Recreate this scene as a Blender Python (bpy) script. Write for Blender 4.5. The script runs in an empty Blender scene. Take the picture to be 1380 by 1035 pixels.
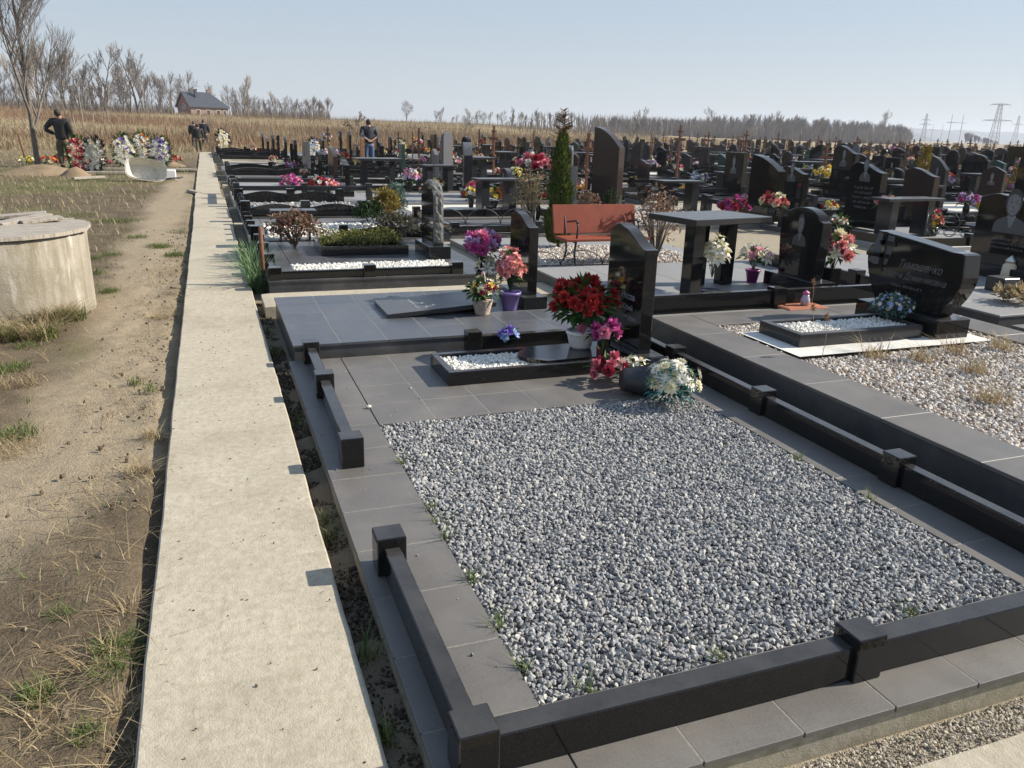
import bpy, math, random, colorsys
import numpy as np
from mathutils import Vector, Matrix
R = random.Random(7)
NR = np.random.default_rng(11)
S = bpy.context.scene
COL = S.collection
PI = math.pi
rad = math.radians

# ------------------------------------------------------------------ camera (solved from the photograph's vanishing points)
HCAM = 1.65
FPX = 1065.4
CF = Vector((0.33847465, 0.88934004, -0.30742349))
CR = Vector((0.93740075, -0.34713658, 0.02785711))
CU = Vector((0.0819435, 0.29760794, 0.95116496))

def at(px, py, z=0.0):
    """ground point of height z seen at a position of the 1380x1035 photograph"""
    d = CF + CR * ((px - 690) / FPX) - CU * ((py - 517.5) / FPX)
    t = (z - HCAM) / d.z
    return Vector((d.x * t, d.y * t, z))

def pix(p):
    d = Vector((p[0], p[1], p[2] - HCAM)); w = d.dot(CF)
    return 690 + FPX * d.dot(CR) / w, 517.5 - FPX * d.dot(CU) / w

def height(p, py_top):
    """how tall a thing standing at p is when its top shows at row py_top"""
    lo, hi = 0.0, 1.2 + .8 * math.hypot(p[0], p[1])
    for _ in range(50):
        m = (lo + hi) / 2
        if pix((p[0], p[1], p[2] + m))[1] > py_top: lo = m
        else: hi = m
    return lo

# ------------------------------------------------------------------ numpy value noise
_LAT = NR.random((256, 256))
def noise2(x, y, seed=0):
    x = np.asarray(x, float) + seed * 17.31; y = np.asarray(y, float) + seed * 5.77
    xi = np.floor(x).astype(int); yi = np.floor(y).astype(int)
    fx = x - xi; fy = y - yi
    fx = fx * fx * (3 - 2 * fx); fy = fy * fy * (3 - 2 * fy)
    g = lambda a, b: _LAT[a % 256, b % 256]
    return (g(xi, yi) * (1 - fx) + g(xi + 1, yi) * fx) * (1 - fy) + (g(xi, yi + 1) * (1 - fx) + g(xi + 1, yi + 1) * fx) * fy
def fbm(x, y, seed=0, o=4):
    s = 0; a = 0.5
    for k in range(o):
        s = s + a * noise2(x * 2 ** k, y * 2 ** k, seed + k * 3); a *= 0.5
    return s
def sstep(a, b, x):
    t = np.clip((np.asarray(x, float) - a) / (b - a), 0, 1); return t * t * (3 - 2 * t)

def terrain(x, y):
    """height of the land: soil a little below the path, a low hill far left"""
    x = np.asarray(x, float); y = np.asarray(y, float)
    u = x / np.maximum(y, 30) * 200
    top = np.interp(u, [-160, -60, -20, 26, 68, 118, 170], [3.9, 3.0, 2.7, 2.3, 2.2, 0.6, -0.5])
    h = -0.10 + top * sstep(52, 190, y) + 0.075 * sstep(.55, .9, x) * sstep(4.5, 6.5, y)
    left = sstep(-0.27, -0.42, x)
    h = h + left * (0.062 + 0.05 * (fbm(x * .35, y * .35, 2) - .5) + 0.05 * (fbm(x * 1.6, y * 1.6, 5) - .5))
    far = sstep(45, 90, y)
    h = h + far * 0.9 * (fbm(x * .03, y * .03, 9) - .5)
    return h
def tz(x, y): return float(terrain(x, y))

# ------------------------------------------------------------------ objects, labels
USED = {}
def tag(o, label, cat, group=None, kind=None):
    if label:
        n = len(label.split())
        if n < 4 or n > 16: print('LABEL LENGTH', n, label)
        if label in USED and (USED[label] != group or not group): print('DUP LABEL', label)
        USED[label] = group
        o['label'] = label
    if cat: o['category'] = cat
    if group: o['group'] = group
    if kind: o['kind'] = kind
    return o
def thing(name, label, cat, loc=(0, 0, 0), rz=0.0, group=None, kind=None):
    o = bpy.data.objects.new(name, None); COL.objects.link(o)
    o.location = loc; o.rotation_euler = (0, 0, rz); o.empty_display_size = .2
    return tag(o, label, cat, group, kind)
def link(name, me, parent=None, loc=None, rz=None):
    o = bpy.data.objects.new(name, me); COL.objects.link(o)
    if parent: o.parent = parent
    if loc is not None: o.location = loc
    if rz is not None: o.rotation_euler = (0, 0, rz)
    return o
def children(o): return KIDS.get(o.name, [])
KIDS = {}
def kid(o, p): KIDS.setdefault(p.name, []).append(o); return o
def part(name, me, parent, label=None):
    o = link(name, me, parent); kid(o, parent)
    if label: o['label'] = label
    return o
def dup(root, loc, rz=0.0, label=None, cat=None, group=None, scale=None):
    """a copy of a thing, its parts and their sub-parts"""
    c = root.copy(); COL.objects.link(c); c.location = loc; c.rotation_euler = (0, 0, rz)
    if scale is not None: c.scale = scale if hasattr(scale, '__len__') else (scale,) * 3
    tag(c, label or root['label'], cat or root.get('category'), group or root.get('group'))
    def rec(a, b):
        for ch in children(a):
            d = ch.copy(); COL.objects.link(d); d.parent = b; kid(d, b); rec(ch, d)
    rec(root, c)
    return c

# ------------------------------------------------------------------ mesh building
class MB:
    def __init__(s): s.v = []; s.f = []; s.m = []; s.sm = []
    def add(s, vs, fs, mi=0, smooth=False, M=None):
        n = len(s.v)
        if M is not None: vs = [M @ Vector(v) for v in vs]
        s.v += [tuple(v) for v in vs]
        for f in fs: s.f.append(tuple(i + n for i in f)); s.m.append(mi); s.sm.append(smooth)
        return s
    def box(s, x0, y0, z0, x1, y1, z1, mi=0, c=0.0, M=None):
        if c <= 0:
            vs = [(x, y, z) for z in (z0, z1) for y in (y0, y1) for x in (x0, x1)]
            return s.add(vs, [(0, 2, 3, 1), (4, 5, 7, 6), (0, 1, 5, 4), (2, 6, 7, 3), (0, 4, 6, 2), (1, 3, 7, 5)], mi, M=M)
        X = (x0, x1); Y = (y0, y1); Z = (z0, z1); vs = []; ix = {}
        for a in (0, 1):
            for b in (0, 1):
                for d in (0, 1):
                    sx, sy, sz = (1 - 2 * a) * c, (1 - 2 * b) * c, (1 - 2 * d) * c
                    for k, p in enumerate(((X[a], Y[b] + sy, Z[d] + sz), (X[a] + sx, Y[b], Z[d] + sz), (X[a] + sx, Y[b] + sy, Z[d]))):
                        ix[a, b, d, k] = len(vs); vs.append(p)
        fs = []
        def q(l, flip):
            fs.append(tuple(reversed(l)) if flip else tuple(l))
        for a in (0, 1): q([ix[a, 0, 0, 0], ix[a, 0, 1, 0], ix[a, 1, 1, 0], ix[a, 1, 0, 0]], a == 1)
        for b in (0, 1): q([ix[0, b, 0, 1], ix[1, b, 0, 1], ix[1, b, 1, 1], ix[0, b, 1, 1]], b == 1)
        for d in (0, 1): q([ix[0, 0, d, 2], ix[0, 1, d, 2], ix[1, 1, d, 2], ix[1, 0, d, 2]], d == 1)
        for b in (0, 1):
            for d in (0, 1): q([ix[0, b, d, 1], ix[1, b, d, 1], ix[1, b, d, 2], ix[0, b, d, 2]], (b + d) % 2 == 0)
        for a in (0, 1):
            for d in (0, 1): q([ix[a, 0, d, 0], ix[a, 1, d, 0], ix[a, 1, d, 2], ix[a, 0, d, 2]], (a + d) % 2 == 1)
        for a in (0, 1):
            for b in (0, 1): q([ix[a, b, 0, 0], ix[a, b, 1, 0], ix[a, b, 1, 1], ix[a, b, 0, 1]], (a + b) % 2 == 0)
        for a in (0, 1):
            for b in (0, 1):
                for d in (0, 1): q([ix[a, b, d, 0], ix[a, b, d, 1], ix[a, b, d, 2]], (a + b + d) % 2 == 1)
        return s.add(vs, fs, mi, M=M)
    def prism(s, outline, T, mi=0, c=0.0, M=None):
        """outline (u,v) counter-clockwise seen from -x; slab from x=0 (front) to x=T; u along -y... u is y, v is z"""
        n = len(outline)
        cx = sum(p[0] for p in outline) / n; cz = sum(p[1] for p in outline) / n
        def ins(p, k):
            d = math.hypot(p[0] - cx, p[1] - cz); g = max(0, 1 - k / max(d, 1e-6)); return (cx + (p[0] - cx) * g, cz + (p[1] - cz) * g)
        rings = [(0, c), (c, 0), (T - c, 0), (T, c)] if c > 0 else [(0, 0), (T, 0)]
        vs = []
        for x, k in rings:
            for p in outline:
                q = ins(p, k) if k else p; vs.append((x, q[0], q[1]))
        fs = [tuple(range(n))[::-1], tuple(range(n * (len(rings) - 1), n * len(rings)))]
        for r in range(len(rings) - 1):
            for i in range(n):
                j = (i + 1) % n; a = r * n
                fs.append((a + i, a + j, a + n + j, a + n + i))
        return s.add(vs, fs, mi, M=M)
    def tube(s, pts, rr, n=6, mi=0, cap=True, smooth=True, M=None):
        pts = [Vector(p) for p in pts]
        if not hasattr(rr, '__len__'): rr = [rr] * len(pts)
        vs = []; fs = []
        up = None
        for i, p in enumerate(pts):
            t = (pts[min(i + 1, len(pts) - 1)] - pts[max(i - 1, 0)])
            if t.length < 1e-9: t = Vector((0, 0, 1))
            t.normalize()
            if up is None: up = Vector((0, 0, 1)) if abs(t.z) < .9 else Vector((1, 0, 0))
            a = t.cross(up); a = a.normalized() if a.length > 1e-6 else t.orthogonal().normalized()
            b = a.cross(t).normalized(); up = b
            for k in range(n):
                w = 2 * PI * k / n; vs.append(p + (a * math.cos(w) + b * math.sin(w)) * rr[i])
        for i in range(len(pts) - 1):
            for k in range(n):
                l = (k + 1) % n; fs.append((i * n + k, i * n + l, (i + 1) * n + l, (i + 1) * n + k))
        if cap:
            fs.append(tuple(reversed(range(n)))); fs.append(tuple(range((len(pts) - 1) * n, len(pts) * n)))
        return s.add(vs, fs, mi, smooth, M)
    def lathe(s, prof, n=20, mi=0, M=None, smooth=True, jit=0):
        vs = []; fs = []
        for r, z in prof:
            for k in range(n):
                w = 2 * PI * k / n; vs.append((r * math.cos(w), r * math.sin(w), z))
        for i in range(len(prof) - 1):
            for k in range(n):
                l = (k + 1) % n; fs.append((i * n + k, i * n + l, (i + 1) * n + l, (i + 1) * n + k))
        if prof[0][0] > 1e-4: fs.append(tuple(reversed(range(n))))
        if prof[-1][0] > 1e-4: fs.append(tuple(range((len(prof) - 1) * n, len(prof) * n)))
        return s.add(vs, fs, mi, smooth, M)
    def mesh(s, name, *mats):
        me = bpy.data.meshes.new(name)
        me.from_pydata(s.v, [], s.f)
        for m in mats: me.materials.append(m)
        me.polygons.foreach_set('material_index', s.m); me.polygons.foreach_set('use_smooth', s.sm)
        me.update(); return me

def np_mesh(name, V, F, mats, mi=None, smooth=False):
    V = np.asarray(V, np.float32).reshape(-1, 3); F = np.asarray(F, np.int32)
    me = bpy.data.meshes.new(name); k = F.shape[1]
    me.vertices.add(len(V)); me.vertices.foreach_set('co', V.ravel())
    me.loops.add(F.size); me.loops.foreach_set('vertex_index', F.ravel())
    me.polygons.add(len(F)); me.polygons.foreach_set('loop_start', np.arange(0, F.size, k, dtype=np.int32))
    me.polygons.foreach_set('loop_total', np.full(len(F), k, np.int32))
    for m in (mats if isinstance(mats, (list, tuple)) else [mats]): me.materials.append(m)
    if mi is not None: me.polygons.foreach_set('material_index', np.asarray(mi, np.int32))
    me.polygons.foreach_set('use_smooth', np.full(len(F), smooth, bool))
    me.update(calc_edges=True); me.validate(); return me

# ------------------------------------------------------------------ materials
class NT:
    def __init__(s, name):
        s.m = bpy.data.materials.new(name); s.m.use_nodes = True; s.t = s.m.node_tree
        s.b = s.t.nodes['Principled BSDF']; s.p = None
    def n(s, typ, **kw):
        nd = s.t.nodes.new(typ)
        for k, v in kw.items():
            if k.startswith('i_'):
                key = k[2:]; key = int(key) if key.isdigit() else key.replace('_', ' ')
                nd.inputs[key].default_value = v
            else: setattr(nd, k, v)
        return nd
    def l(s, a, b): s.t.links.new(a, b)
    def pos(s):
        if not s.p: s.p = s.n('ShaderNodeNewGeometry')
        return s.p.outputs['Position']
    def obj(s): return s.n('ShaderNodeTexCoord').outputs['Object']
    def noise(s, scale, detail=4, rough=.6, vec=None, stretch=None):
        nd = s.n('ShaderNodeTexNoise'); nd.inputs['Scale'].default_value = scale; nd.inputs['Detail'].default_value = detail; nd.inputs['Roughness'].default_value = rough
        v = vec or s.pos()
        if stretch:
            mp = s.n('ShaderNodeMapping'); mp.inputs['Scale'].default_value = stretch; s.l(v, mp.inputs[0]); v = mp.outputs[0]
        s.l(v, nd.inputs['Vector']); return nd.outputs['Fac']
    def ramp(s, fac, stops, interp='LINEAR'):
        r = s.n('ShaderNodeValToRGB'); e = r.color_ramp.elements; r.color_ramp.interpolation = interp
        while len(e) < len(stops): e.new(.5)
        for k, (p, c) in enumerate(stops):
            e[k].position = p; e[k].color = (c if hasattr(c, '__len__') else (c, c, c)) + (1,) if not (hasattr(c, '__len__') and len(c) == 4) else c
        s.l(fac, r.inputs[0]); return r.outputs[0]
    def mix(s, fac, a, b, mode='MIX'):
        m = s.n('ShaderNodeMix', data_type='RGBA', blend_type=mode)
        for sock, v in ((m.inputs[0], fac), (m.inputs[6], a), (m.inputs[7], b)):
            if isinstance(v, (int, float)): sock.default_value = v if sock.type == 'VALUE' else (v, v, v, 1)
            elif isinstance(v, tuple): sock.default_value = v + (1,) if len(v) == 3 else v
            else: s.l(v, sock)
        return m.outputs[2]
    def math(s, op, a, b=0.0, clamp=False):
        m = s.n('ShaderNodeMath', operation=op, use_clamp=clamp)
        for sock, v in ((m.inputs[0], a), (m.inputs[1], b)):
            if isinstance(v, (int, float)): sock.default_value = v
            else: s.l(v, sock)
        return m.outputs[0]
    def bump(s, h, strength=.3, dist=.01):
        b = s.n('ShaderNodeBump'); b.inputs['Strength'].default_value = strength; b.inputs['Distance'].default_value = dist
        s.l(h, b.inputs['Height']); s.l(b.outputs[0], s.b.inputs['Normal']); return s
    def col(s, c):
        if isinstance(c, tuple): s.b.inputs['Base Color'].default_value = c + (1,) if len(c) == 3 else c
        else: s.l(c, s.b.inputs['Base Color'])
        return s
    def rough(s, r):
        if isinstance(r, (int, float)): s.b.inputs['Roughness'].default_value = r
        else: s.l(r, s.b.inputs['Roughness'])
        return s
    def spec(s, v): s.b.inputs['Specular IOR Level'].default_value = v; return s
    def island(s): return s.n('ShaderNodeNewGeometry').outputs['Random Per Island']
    def orand(s): return s.n('ShaderNodeObjectInfo').outputs['Random']

def m_granite(name, base, fleck, rough=.1, dust=.25, speck=.35):
    t = NT(name)
    n1 = t.noise(420, 2, .5); n2 = t.noise(6, 5, .65)
    c = t.mix(t.math('MULTIPLY', t.ramp(n1, [(.55, 0.0), (.72, 1.0)]), speck), base, fleck)
    geo = t.n('ShaderNodeNewGeometry'); sep = t.n('ShaderNodeSeparateXYZ'); t.l(geo.outputs['Normal'], sep.inputs[0])
    up = t.ramp(sep.outputs[2], [(.7, 0.0), (.98, 1.0)])
    d = t.math('MULTIPLY', t.math('MULTIPLY', up, t.ramp(n2, [(.3, .35), (.7, 1.0)])), dust)
    c = t.mix(d, c, (.30, .285, .26))
    n3 = t.noise(22, 4, .7)
    smear = t.math('MULTIPLY', t.ramp(n3, [(.62, 0.0), (.8, 1.0)]), .05)
    c = t.mix(smear, c, (.35, .33, .30))
    t.spec(.4); t.col(c); r = t.math('ADD', t.math('MULTIPLY', d, .9), t.math('ADD', t.math('MULTIPLY', smear, 2.0), rough)); t.rough(r)
    return t.m
BLACK = m_granite('black_granite', (.010, .0095, .009), (.06, .057, .052), .05, .16, .5)
BLACK2 = m_granite('dark_grey_granite', (.028, .028, .03), (.09, .09, .1), .14, .3)
GREY = m_granite('grey_granite', (.10, .10, .105), (.2, .2, .2), .3, .3)
GREEN = m_granite('green_granite', (.03, .06, .05), (.1, .14, .12), .12, .2)
BROWN = m_granite('brown_granite', (.034, .024, .021), (.09, .055, .045), .12, .15, .6)
ROUGHST = (lambda t: (t.col(t.ramp(t.noise(38, 5, .7), [(.3, (.05, .05, .05)), (.7, (.27, .26, .23))])).rough(.75).bump(t.noise(30, 6, .7), .9, .03), t.m)[1])(NT('hewn_granite'))

def m_tile(name, base, rough, varied=.25, blu=0.0, dust=.3):
    t = NT(name)
    n1 = t.noise(520, 2, .6); n2 = t.noise(3.0, 5, .6); isl = t.island()
    c = t.mix(.75, base, t.ramp(n1, [(.3, tuple(b * .45 for b in base)), (.7, tuple(min(1, b * 1.8) for b in base))]))
    c = t.mix(t.math('MULTIPLY', isl, varied), c, tuple(b * .6 for b in base))
    c = t.mix(t.math('MULTIPLY', t.ramp(n2, [(.42, 0.0), (.75, 1.0)]), dust), c, (.27, .25, .215))
    n3 = t.noise(14, 4, .7, stretch=(1, .25, 1))
    c = t.mix(t.math('MULTIPLY', t.ramp(n3, [(.6, 0.0), (.8, 1.0)]), .25), c, (.26, .24, .21))
    t.col(c).rough(t.math('ADD', t.math('MULTIPLY', n2, .25), rough)).bump(n1, .12, .002)
    return t.m
TILE = m_tile('grey_stone_tile', (.12, .110, .098), .36)
TILEB = m_tile('blue_grey_tile', (.078, .083, .094), .24, .35, dust=.22)
TILED = m_tile('dark_stone_tile', (.055, .055, .058), .25)
TILEL = m_tile('pale_stone_tile', (.24, .235, .225), .4)

def m_concrete(name, a, b, stain, sc=1.0, bumps=.35):
    t = NT(name)
    n1 = t.noise(2.2 * sc, 6, .62); n2 = t.noise(26 * sc, 5, .7); n3 = t.noise(170 * sc, 3, .6); n4 = t.noise(9 * sc, 5, .75)
    c = t.mix(t.ramp(n1, [(.3, 0.0), (.7, 1.0)]), a, b)
    c = t.mix(t.math('MULTIPLY', t.ramp(n2, [(.42, 0.0), (.66, 1.0)]), .6), c, stain)
    c = t.mix(t.math('MULTIPLY', t.ramp(n4, [(.56, 0.0), (.66, 1.0)]), .28), c, tuple(min(1, x * 1.25) for x in a))
    n5 = t.noise(.9 * sc, 5, .7); c = t.mix(t.math('MULTIPLY', t.ramp(n5, [(.5, 0.0), (.72, 1.0)]), .55), c, tuple(x * .72 for x in stain))
    ck = t.n('ShaderNodeTexVoronoi', feature='DISTANCE_TO_EDGE'); ck.inputs['Scale'].default_value = 1.1; wv = t.n('ShaderNodeMix', data_type='VECTOR'); wv.inputs[0].default_value = .12; nz = t.n('ShaderNodeTexNoise'); nz.inputs['Scale'].default_value = 5; t.l(t.pos(), nz.inputs['Vector']); t.l(t.pos(), wv.inputs[4]); t.l(nz.outputs['Color'], wv.inputs[5]); t.l(wv.outputs[1], ck.inputs['Vector'])
    cm = t.math('MULTIPLY', t.ramp(ck.outputs['Distance'], [(.0, 1.0), (.006, 0.0)]), t.ramp(t.noise(.7, 2, .5), [(.5, 0.0), (.6, 1.0)])); c = t.mix(t.math('MULTIPLY', cm, .25), c, tuple(x * .3 for x in b))
    c = t.mix(t.math('MULTIPLY', t.ramp(n3, [(.66, 0.0), (.75, 1.0)]), .55), c, tuple(x * .4 for x in b))
    v = t.n('ShaderNodeTexVoronoi'); v.inputs['Scale'].default_value = 24 * sc; t.l(t.pos(), v.inputs['Vector'])
    c = t.mix(t.math('MULTIPLY', t.ramp(v.outputs['Distance'], [(.035, 1.0), (.085, 0.0)]), .55), c, tuple(x * .45 for x in b))
    t.col(c).rough(.88).spec(.3)
    t.bump(t.math('ADD', t.math('MULTIPLY', n2, .6), t.math('ADD', t.math('MULTIPLY', n3, .3), t.math('MULTIPLY', n1, 1.5))), bumps, .012)
    return t.m
CONC = m_concrete('path_concrete', (.47, .42, .325), (.40, .352, .265), (.30, .25, .17), 1.0, .6)
CONCW = m_concrete('weathered_concrete', (.36, .325, .26), (.27, .24, .18), (.16, .14, .085), 1.0, .5)
PLINTH = m_concrete('plinth_concrete', (.42, .37, .26), (.36, .32, .25), (.2, .18, .1))

def m_plain(name, c, rough=.6, var=0.0, sc=40, spec=.5, sub=0.0, metal=0.0):
    t = NT(name)
    if var:
        n = t.noise(sc, 3, .6)
        t.col(t.ramp(n, [(.3, tuple(x * (1 - var) for x in c)), (.7, tuple(min(1, x * (1 + var)) for x in c))]))
    else: t.col(c)
    t.rough(rough).spec(spec); t.b.inputs['Metallic'].default_value = metal
    return t.m
GROUT = m_plain('grout', (.21, .195, .165), .9, .25, 60)
IRON = m_plain('black_iron', (.02, .02, .022), .45, .3, 90)
RUST = m_plain('rusty_metal', (.16, .062, .03), .8, .5, 30)
LETTER = m_plain('engraved_grey', (.33, .33, .33), .7, .3, 120)
LETTERD = m_plain('engraved_dim', (.12, .12, .12), .6, .3, 120)
WHITEP = m_plain('white_plastic', (.78, .76, .72), .4, .06, 20)

def m_island(name, cols, rough=.7, spec=.4, trans=0.0, bumps=0.0):
    t = NT(name)
    n = len(cols); st = [(i / n, c) for i, c in enumerate(cols)]
    c = t.ramp(t.island(), st, 'CONSTANT')
    c = t.mix(.35, c, t.mix(1.0, c, t.ramp(t.noise(160, 3, .6), [(.3, .35), (.7, 1.0)]), 'MULTIPLY'))
    t.col(c).rough(rough).spec(spec)
    return t.m
GRAVEL = m_island('grey_gravel', [(.282, .282, .277), (.362, .357, .342), (.225, .225, .225), (.422, .413, .387), (.251, .251, .251), (.322, .317, .307), (.523, .503, .452), (.202, .202, .205), (.372, .367, .357), (.302, .292, .282), (.344, .322, .297), (.231, .231, .237)], .75)
PEBB = m_island('beige_pebble', [(.50, .44, .36), (.62, .56, .48), (.38, .31, .25), (.70, .66, .60), (.45, .35, .27), (.55, .50, .44), (.30, .25, .21), (.66, .58, .47)], .7)
PEBW = m_island('white_pebble', [(.78, .75, .66), (.82, .80, .74), (.70, .66, .56), (.84, .82, .78), (.74, .71, .63)], .6)

# leaves, blades and petals: one colour per leaf from the leaf's own random number
def m_leaf(name, cols, rough=.6):
    t = NT(name); n = len(cols)
    t.col(t.ramp(t.island(), [(i / max(1, n - 1), c) for i, c in enumerate(cols)])).rough(rough).spec(.25)
    tr = t.n('ShaderNodeBsdfTranslucent'); mx = t.n('ShaderNodeMixShader'); mx.inputs[0].default_value = .22
    src = t.b.inputs['Base Color'].links[0].from_socket; t.l(src, tr.inputs[0])
    t.l(t.b.outputs[0], mx.inputs[1]); t.l(tr.outputs[0], mx.inputs[2])
    t.l(mx.outputs[0], t.t.nodes['Material Output'].inputs[0])
    return t.m
LEAF = m_leaf('green_leaf', [(.02, .06, .012), (.045, .11, .02), (.07, .14, .03), (.03, .08, .03)])
GRASSG = m_leaf('green_grass', [(.05, .09, .018), (.09, .14, .03), (.13, .17, .045), (.22, .2, .08)])
GRASSD = m_leaf('dry_grass', [(.34, .25, .125), (.42, .33, .18), (.27, .185, .09), (.50, .41, .25), (.2, .13, .065)])
REED = m_leaf('rusty_reed', [(.25, .155, .085), (.30, .20, .115), (.20, .12, .07), (.34, .25, .15)])
STRAW = m_leaf('straw_grass', [(.31, .25, .145), (.37, .30, .18), (.26, .20, .115), (.40, .34, .22)])
# ------------------------------------------------------------------ world, sun, camera
W = bpy.data.worlds.new('World'); S.world = W; W.use_nodes = True
SUND = Vector((1.5, -0.27, 1.02)).normalized()
sky = W.node_tree.nodes.new('ShaderNodeTexSky'); sky.sky_type = 'NISHITA'; sky.sun_disc = False
sky.sun_elevation = math.asin(SUND.z); sky.sun_rotation = math.atan2(SUND.x, SUND.y)
sky.air_density = 1.0; sky.dust_density = .2; sky.ozone_density = 2.0; sky.altitude = 50
bg = W.node_tree.nodes['Background']; bg.inputs[1].default_value = 0.088
wn = W.node_tree.nodes; wl = W.node_tree.links
hs = wn.new('ShaderNodeHueSaturation'); hs.inputs['Saturation'].default_value = .7; wl.new(sky.outputs[0], hs.inputs['Color'])
tc = wn.new('ShaderNodeTexCoord'); sz = wn.new('ShaderNodeSeparateXYZ'); wl.new(tc.outputs['Generated'], sz.inputs[0])
gr = wn.new('ShaderNodeValToRGB'); e_ = gr.color_ramp.elements; e_[0].position = 0.0; e_[0].color = (4.3, 4.65, 4.85, 1); e_[1].position = .38; e_[1].color = (2.5, 3.45, 5.15, 1); k_ = e_.new(.11); k_.color = (3.55, 4.2, 4.9, 1)
wl.new(sz.outputs[2], gr.inputs[0])
mu = wn.new('ShaderNodeMix'); mu.data_type = 'RGBA'; mu.inputs[0].default_value = .8; wl.new(hs.outputs[0], mu.inputs[6]); wl.new(gr.outputs[0], mu.inputs[7]); wl.new(mu.outputs[2], bg.inputs[0])   # thin high haze evens the sky out
sl = bpy.data.lights.new('sun', 'SUN'); sl.energy = 5.0; sl.angle = rad(.53); sl.color = (1, .93, .82)
so = bpy.data.objects.new('sun', sl); COL.objects.link(so); so.rotation_euler = SUND.to_track_quat('Z', 'Y').to_euler()
cam = bpy.data.cameras.new('camera'); cam.sensor_width = 36; cam.lens = 36 * FPX / 1380; cam.clip_end = 6000; cam.clip_start = .05
co = bpy.data.objects.new('camera', cam); COL.objects.link(co)
co.matrix_world = Matrix(((CR.x, CU.x, -CF.x, 0), (CR.y, CU.y, -CF.y, 0), (CR.z, CU.z, -CF.z, HCAM), (0, 0, 0, 1)))
S.camera = co
S.view_settings.view_transform = 'Standard'; S.view_settings.look = 'None'; S.view_settings.gamma = 1; S.view_settings.exposure = 0.66
S.cycles.max_bounces = 6; S.cycles.transparent_max_bounces = 8; S.cycles.caustics_reflective = False

# ------------------------------------------------------------------ the ground: one sheet to the horizon
def axis(*segs):
    o = [segs[0][0]]
    for a, b, n, g in segs:
        if g == 1: o += list(np.linspace(a, b, n + 1)[1:])
        else:
            k = (g ** np.arange(1, n + 1) - 1) / (g ** n - 1); o += list(a + (b - a) * k)
    return np.array(o)
xs = np.concatenate([-axis((6, 1800, 46, 1.13))[::-1], axis((-6, -2.2, 50, 1), (-2.2, .46, 64, 1))[1:], axis((.46, 12, 40, 1.03), (12, 2200, 60, 1.09))[1:]])
ys = np.concatenate([[-900, -200, -40, -8, -2], axis((.4, 9, 190, 1), (9, 20, 120, 1.012), (20, 260, 110, 1.02), (260, 3500, 30, 1.12))])
GX, GY = np.meshgrid(xs, ys)
TR = [at(*p, -.1) for p in ((-160, 800), (20, 690), (120, 600), (185, 480), (190, 400), (215, 320), (235, 270), (246, 238))]
def trail(x, y):
    d = np.full(np.shape(x), 9.0)
    for a, b in zip(TR[:-1], TR[1:]):
        ab = np.array([b.x - a.x, b.y - a.y]); t = np.clip(((x - a.x) * ab[0] + (y - a.y) * ab[1]) / (ab @ ab), 0, 1)
        d = np.minimum(d, np.hypot(x - a.x - t * ab[0], y - a.y - t * ab[1]))
    return d
def zones(x, y):
    td = trail(x, y); n = fbm(x * 1.3, y * 1.3, 3); n2 = fbm(x * 4, y * 4, 6)
    bare = sstep(.60, .14, td + (n - .5) * .55 + (n2 - .5) * .2) * (y < 30)
    green = sstep(.44, .58, fbm(x * .55, y * .35, 12) + .10 * (n2 - .5)) * sstep(-.1, -.6, x) * (1 - bare) * sstep(60, 30, y)
    red = sstep(.40, .52, fbm(x * .022 + 3, y * .06, 15)) * sstep(45, 60, y) * sstep(80, 10, x)
    return bare, green, red
GZ = terrain(GX, GY)
bare, green, red = zones(GX, GY)
near = sstep(16, 8, GY) * (GX < .6) * (GX > -7) * (GY > -1)
clod = near * sstep(-1.15, -.55, GX)
GZ = GZ + near * (.016 * (fbm(GX * 9, GY * 9, 21) - .5) * (1 - .6 * bare) - .022 * bare) + clod * .085 * np.maximum(0, fbm(GX * 5.5, GY * 5.5, 24) - .44) + near * (GX > .3) * .05 * (fbm(GX * 9, GY * 9, 8) - .45)
nx, ny = len(xs), len(ys)
I = np.arange(nx * ny).reshape(ny, nx)
F = np.stack([I[:-1, :-1].ravel(), I[:-1, 1:].ravel(), I[1:, 1:].ravel(), I[1:, :-1].ravel()], 1)
t = NT('ground_soil')
at1 = t.n('ShaderNodeAttribute', attribute_name='zone'); sp = t.n('ShaderNodeSeparateColor'); t.l(at1.outputs['Color'], sp.inputs[0])
P = t.pos(); sx = t.n('ShaderNodeSeparateXYZ'); t.l(P, sx.inputs[0])
n1 = t.noise(1.7, 6, .65); n2 = t.noise(14, 6, .72); n3 = t.noise(90, 4, .65); n4 = t.noise(.12, 5, .6)
soil = t.mix(t.ramp(n2, [(.3, 0.0), (.7, 1.0)]), (.075, .056, .036), (.155, .118, .077))
soil = t.mix(t.math('MULTIPLY', t.ramp(n1, [(.4, 0.0), (.66, 1.0)]), .7), soil, (.20, .155, .10))
soil = t.mix(t.math('MULTIPLY', t.ramp(n3, [(.5, 0.0), (.7, 1.0)]), .6), soil, (.06, .044, .028))
v_ = t.n('ShaderNodeTexVoronoi'); v_.inputs['Scale'].default_value = 70; t.l(P, v_.inputs['Vector']); soil = t.mix(t.math('MULTIPLY', t.ramp(v_.outputs['Distance'], [(.08, 1.0), (.2, 0.0)]), .4), soil, (.27, .22, .15))
c = t.mix(sp.outputs[0], soil, t.mix(t.ramp(n2, [(.35, 0.0), (.65, 1.0)]), (.36, .29, .195), (.27, .215, .145)))
c = t.mix(t.math('MULTIPLY', sp.outputs[1], .75), c, t.mix(n2, (.075, .09, .03), (.19, .16, .075)))
sand = t.mix(t.ramp(n2, [(.3, 0.0), (.7, 1.0)]), (.40, .345, .25), (.29, .245, .18))
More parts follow.
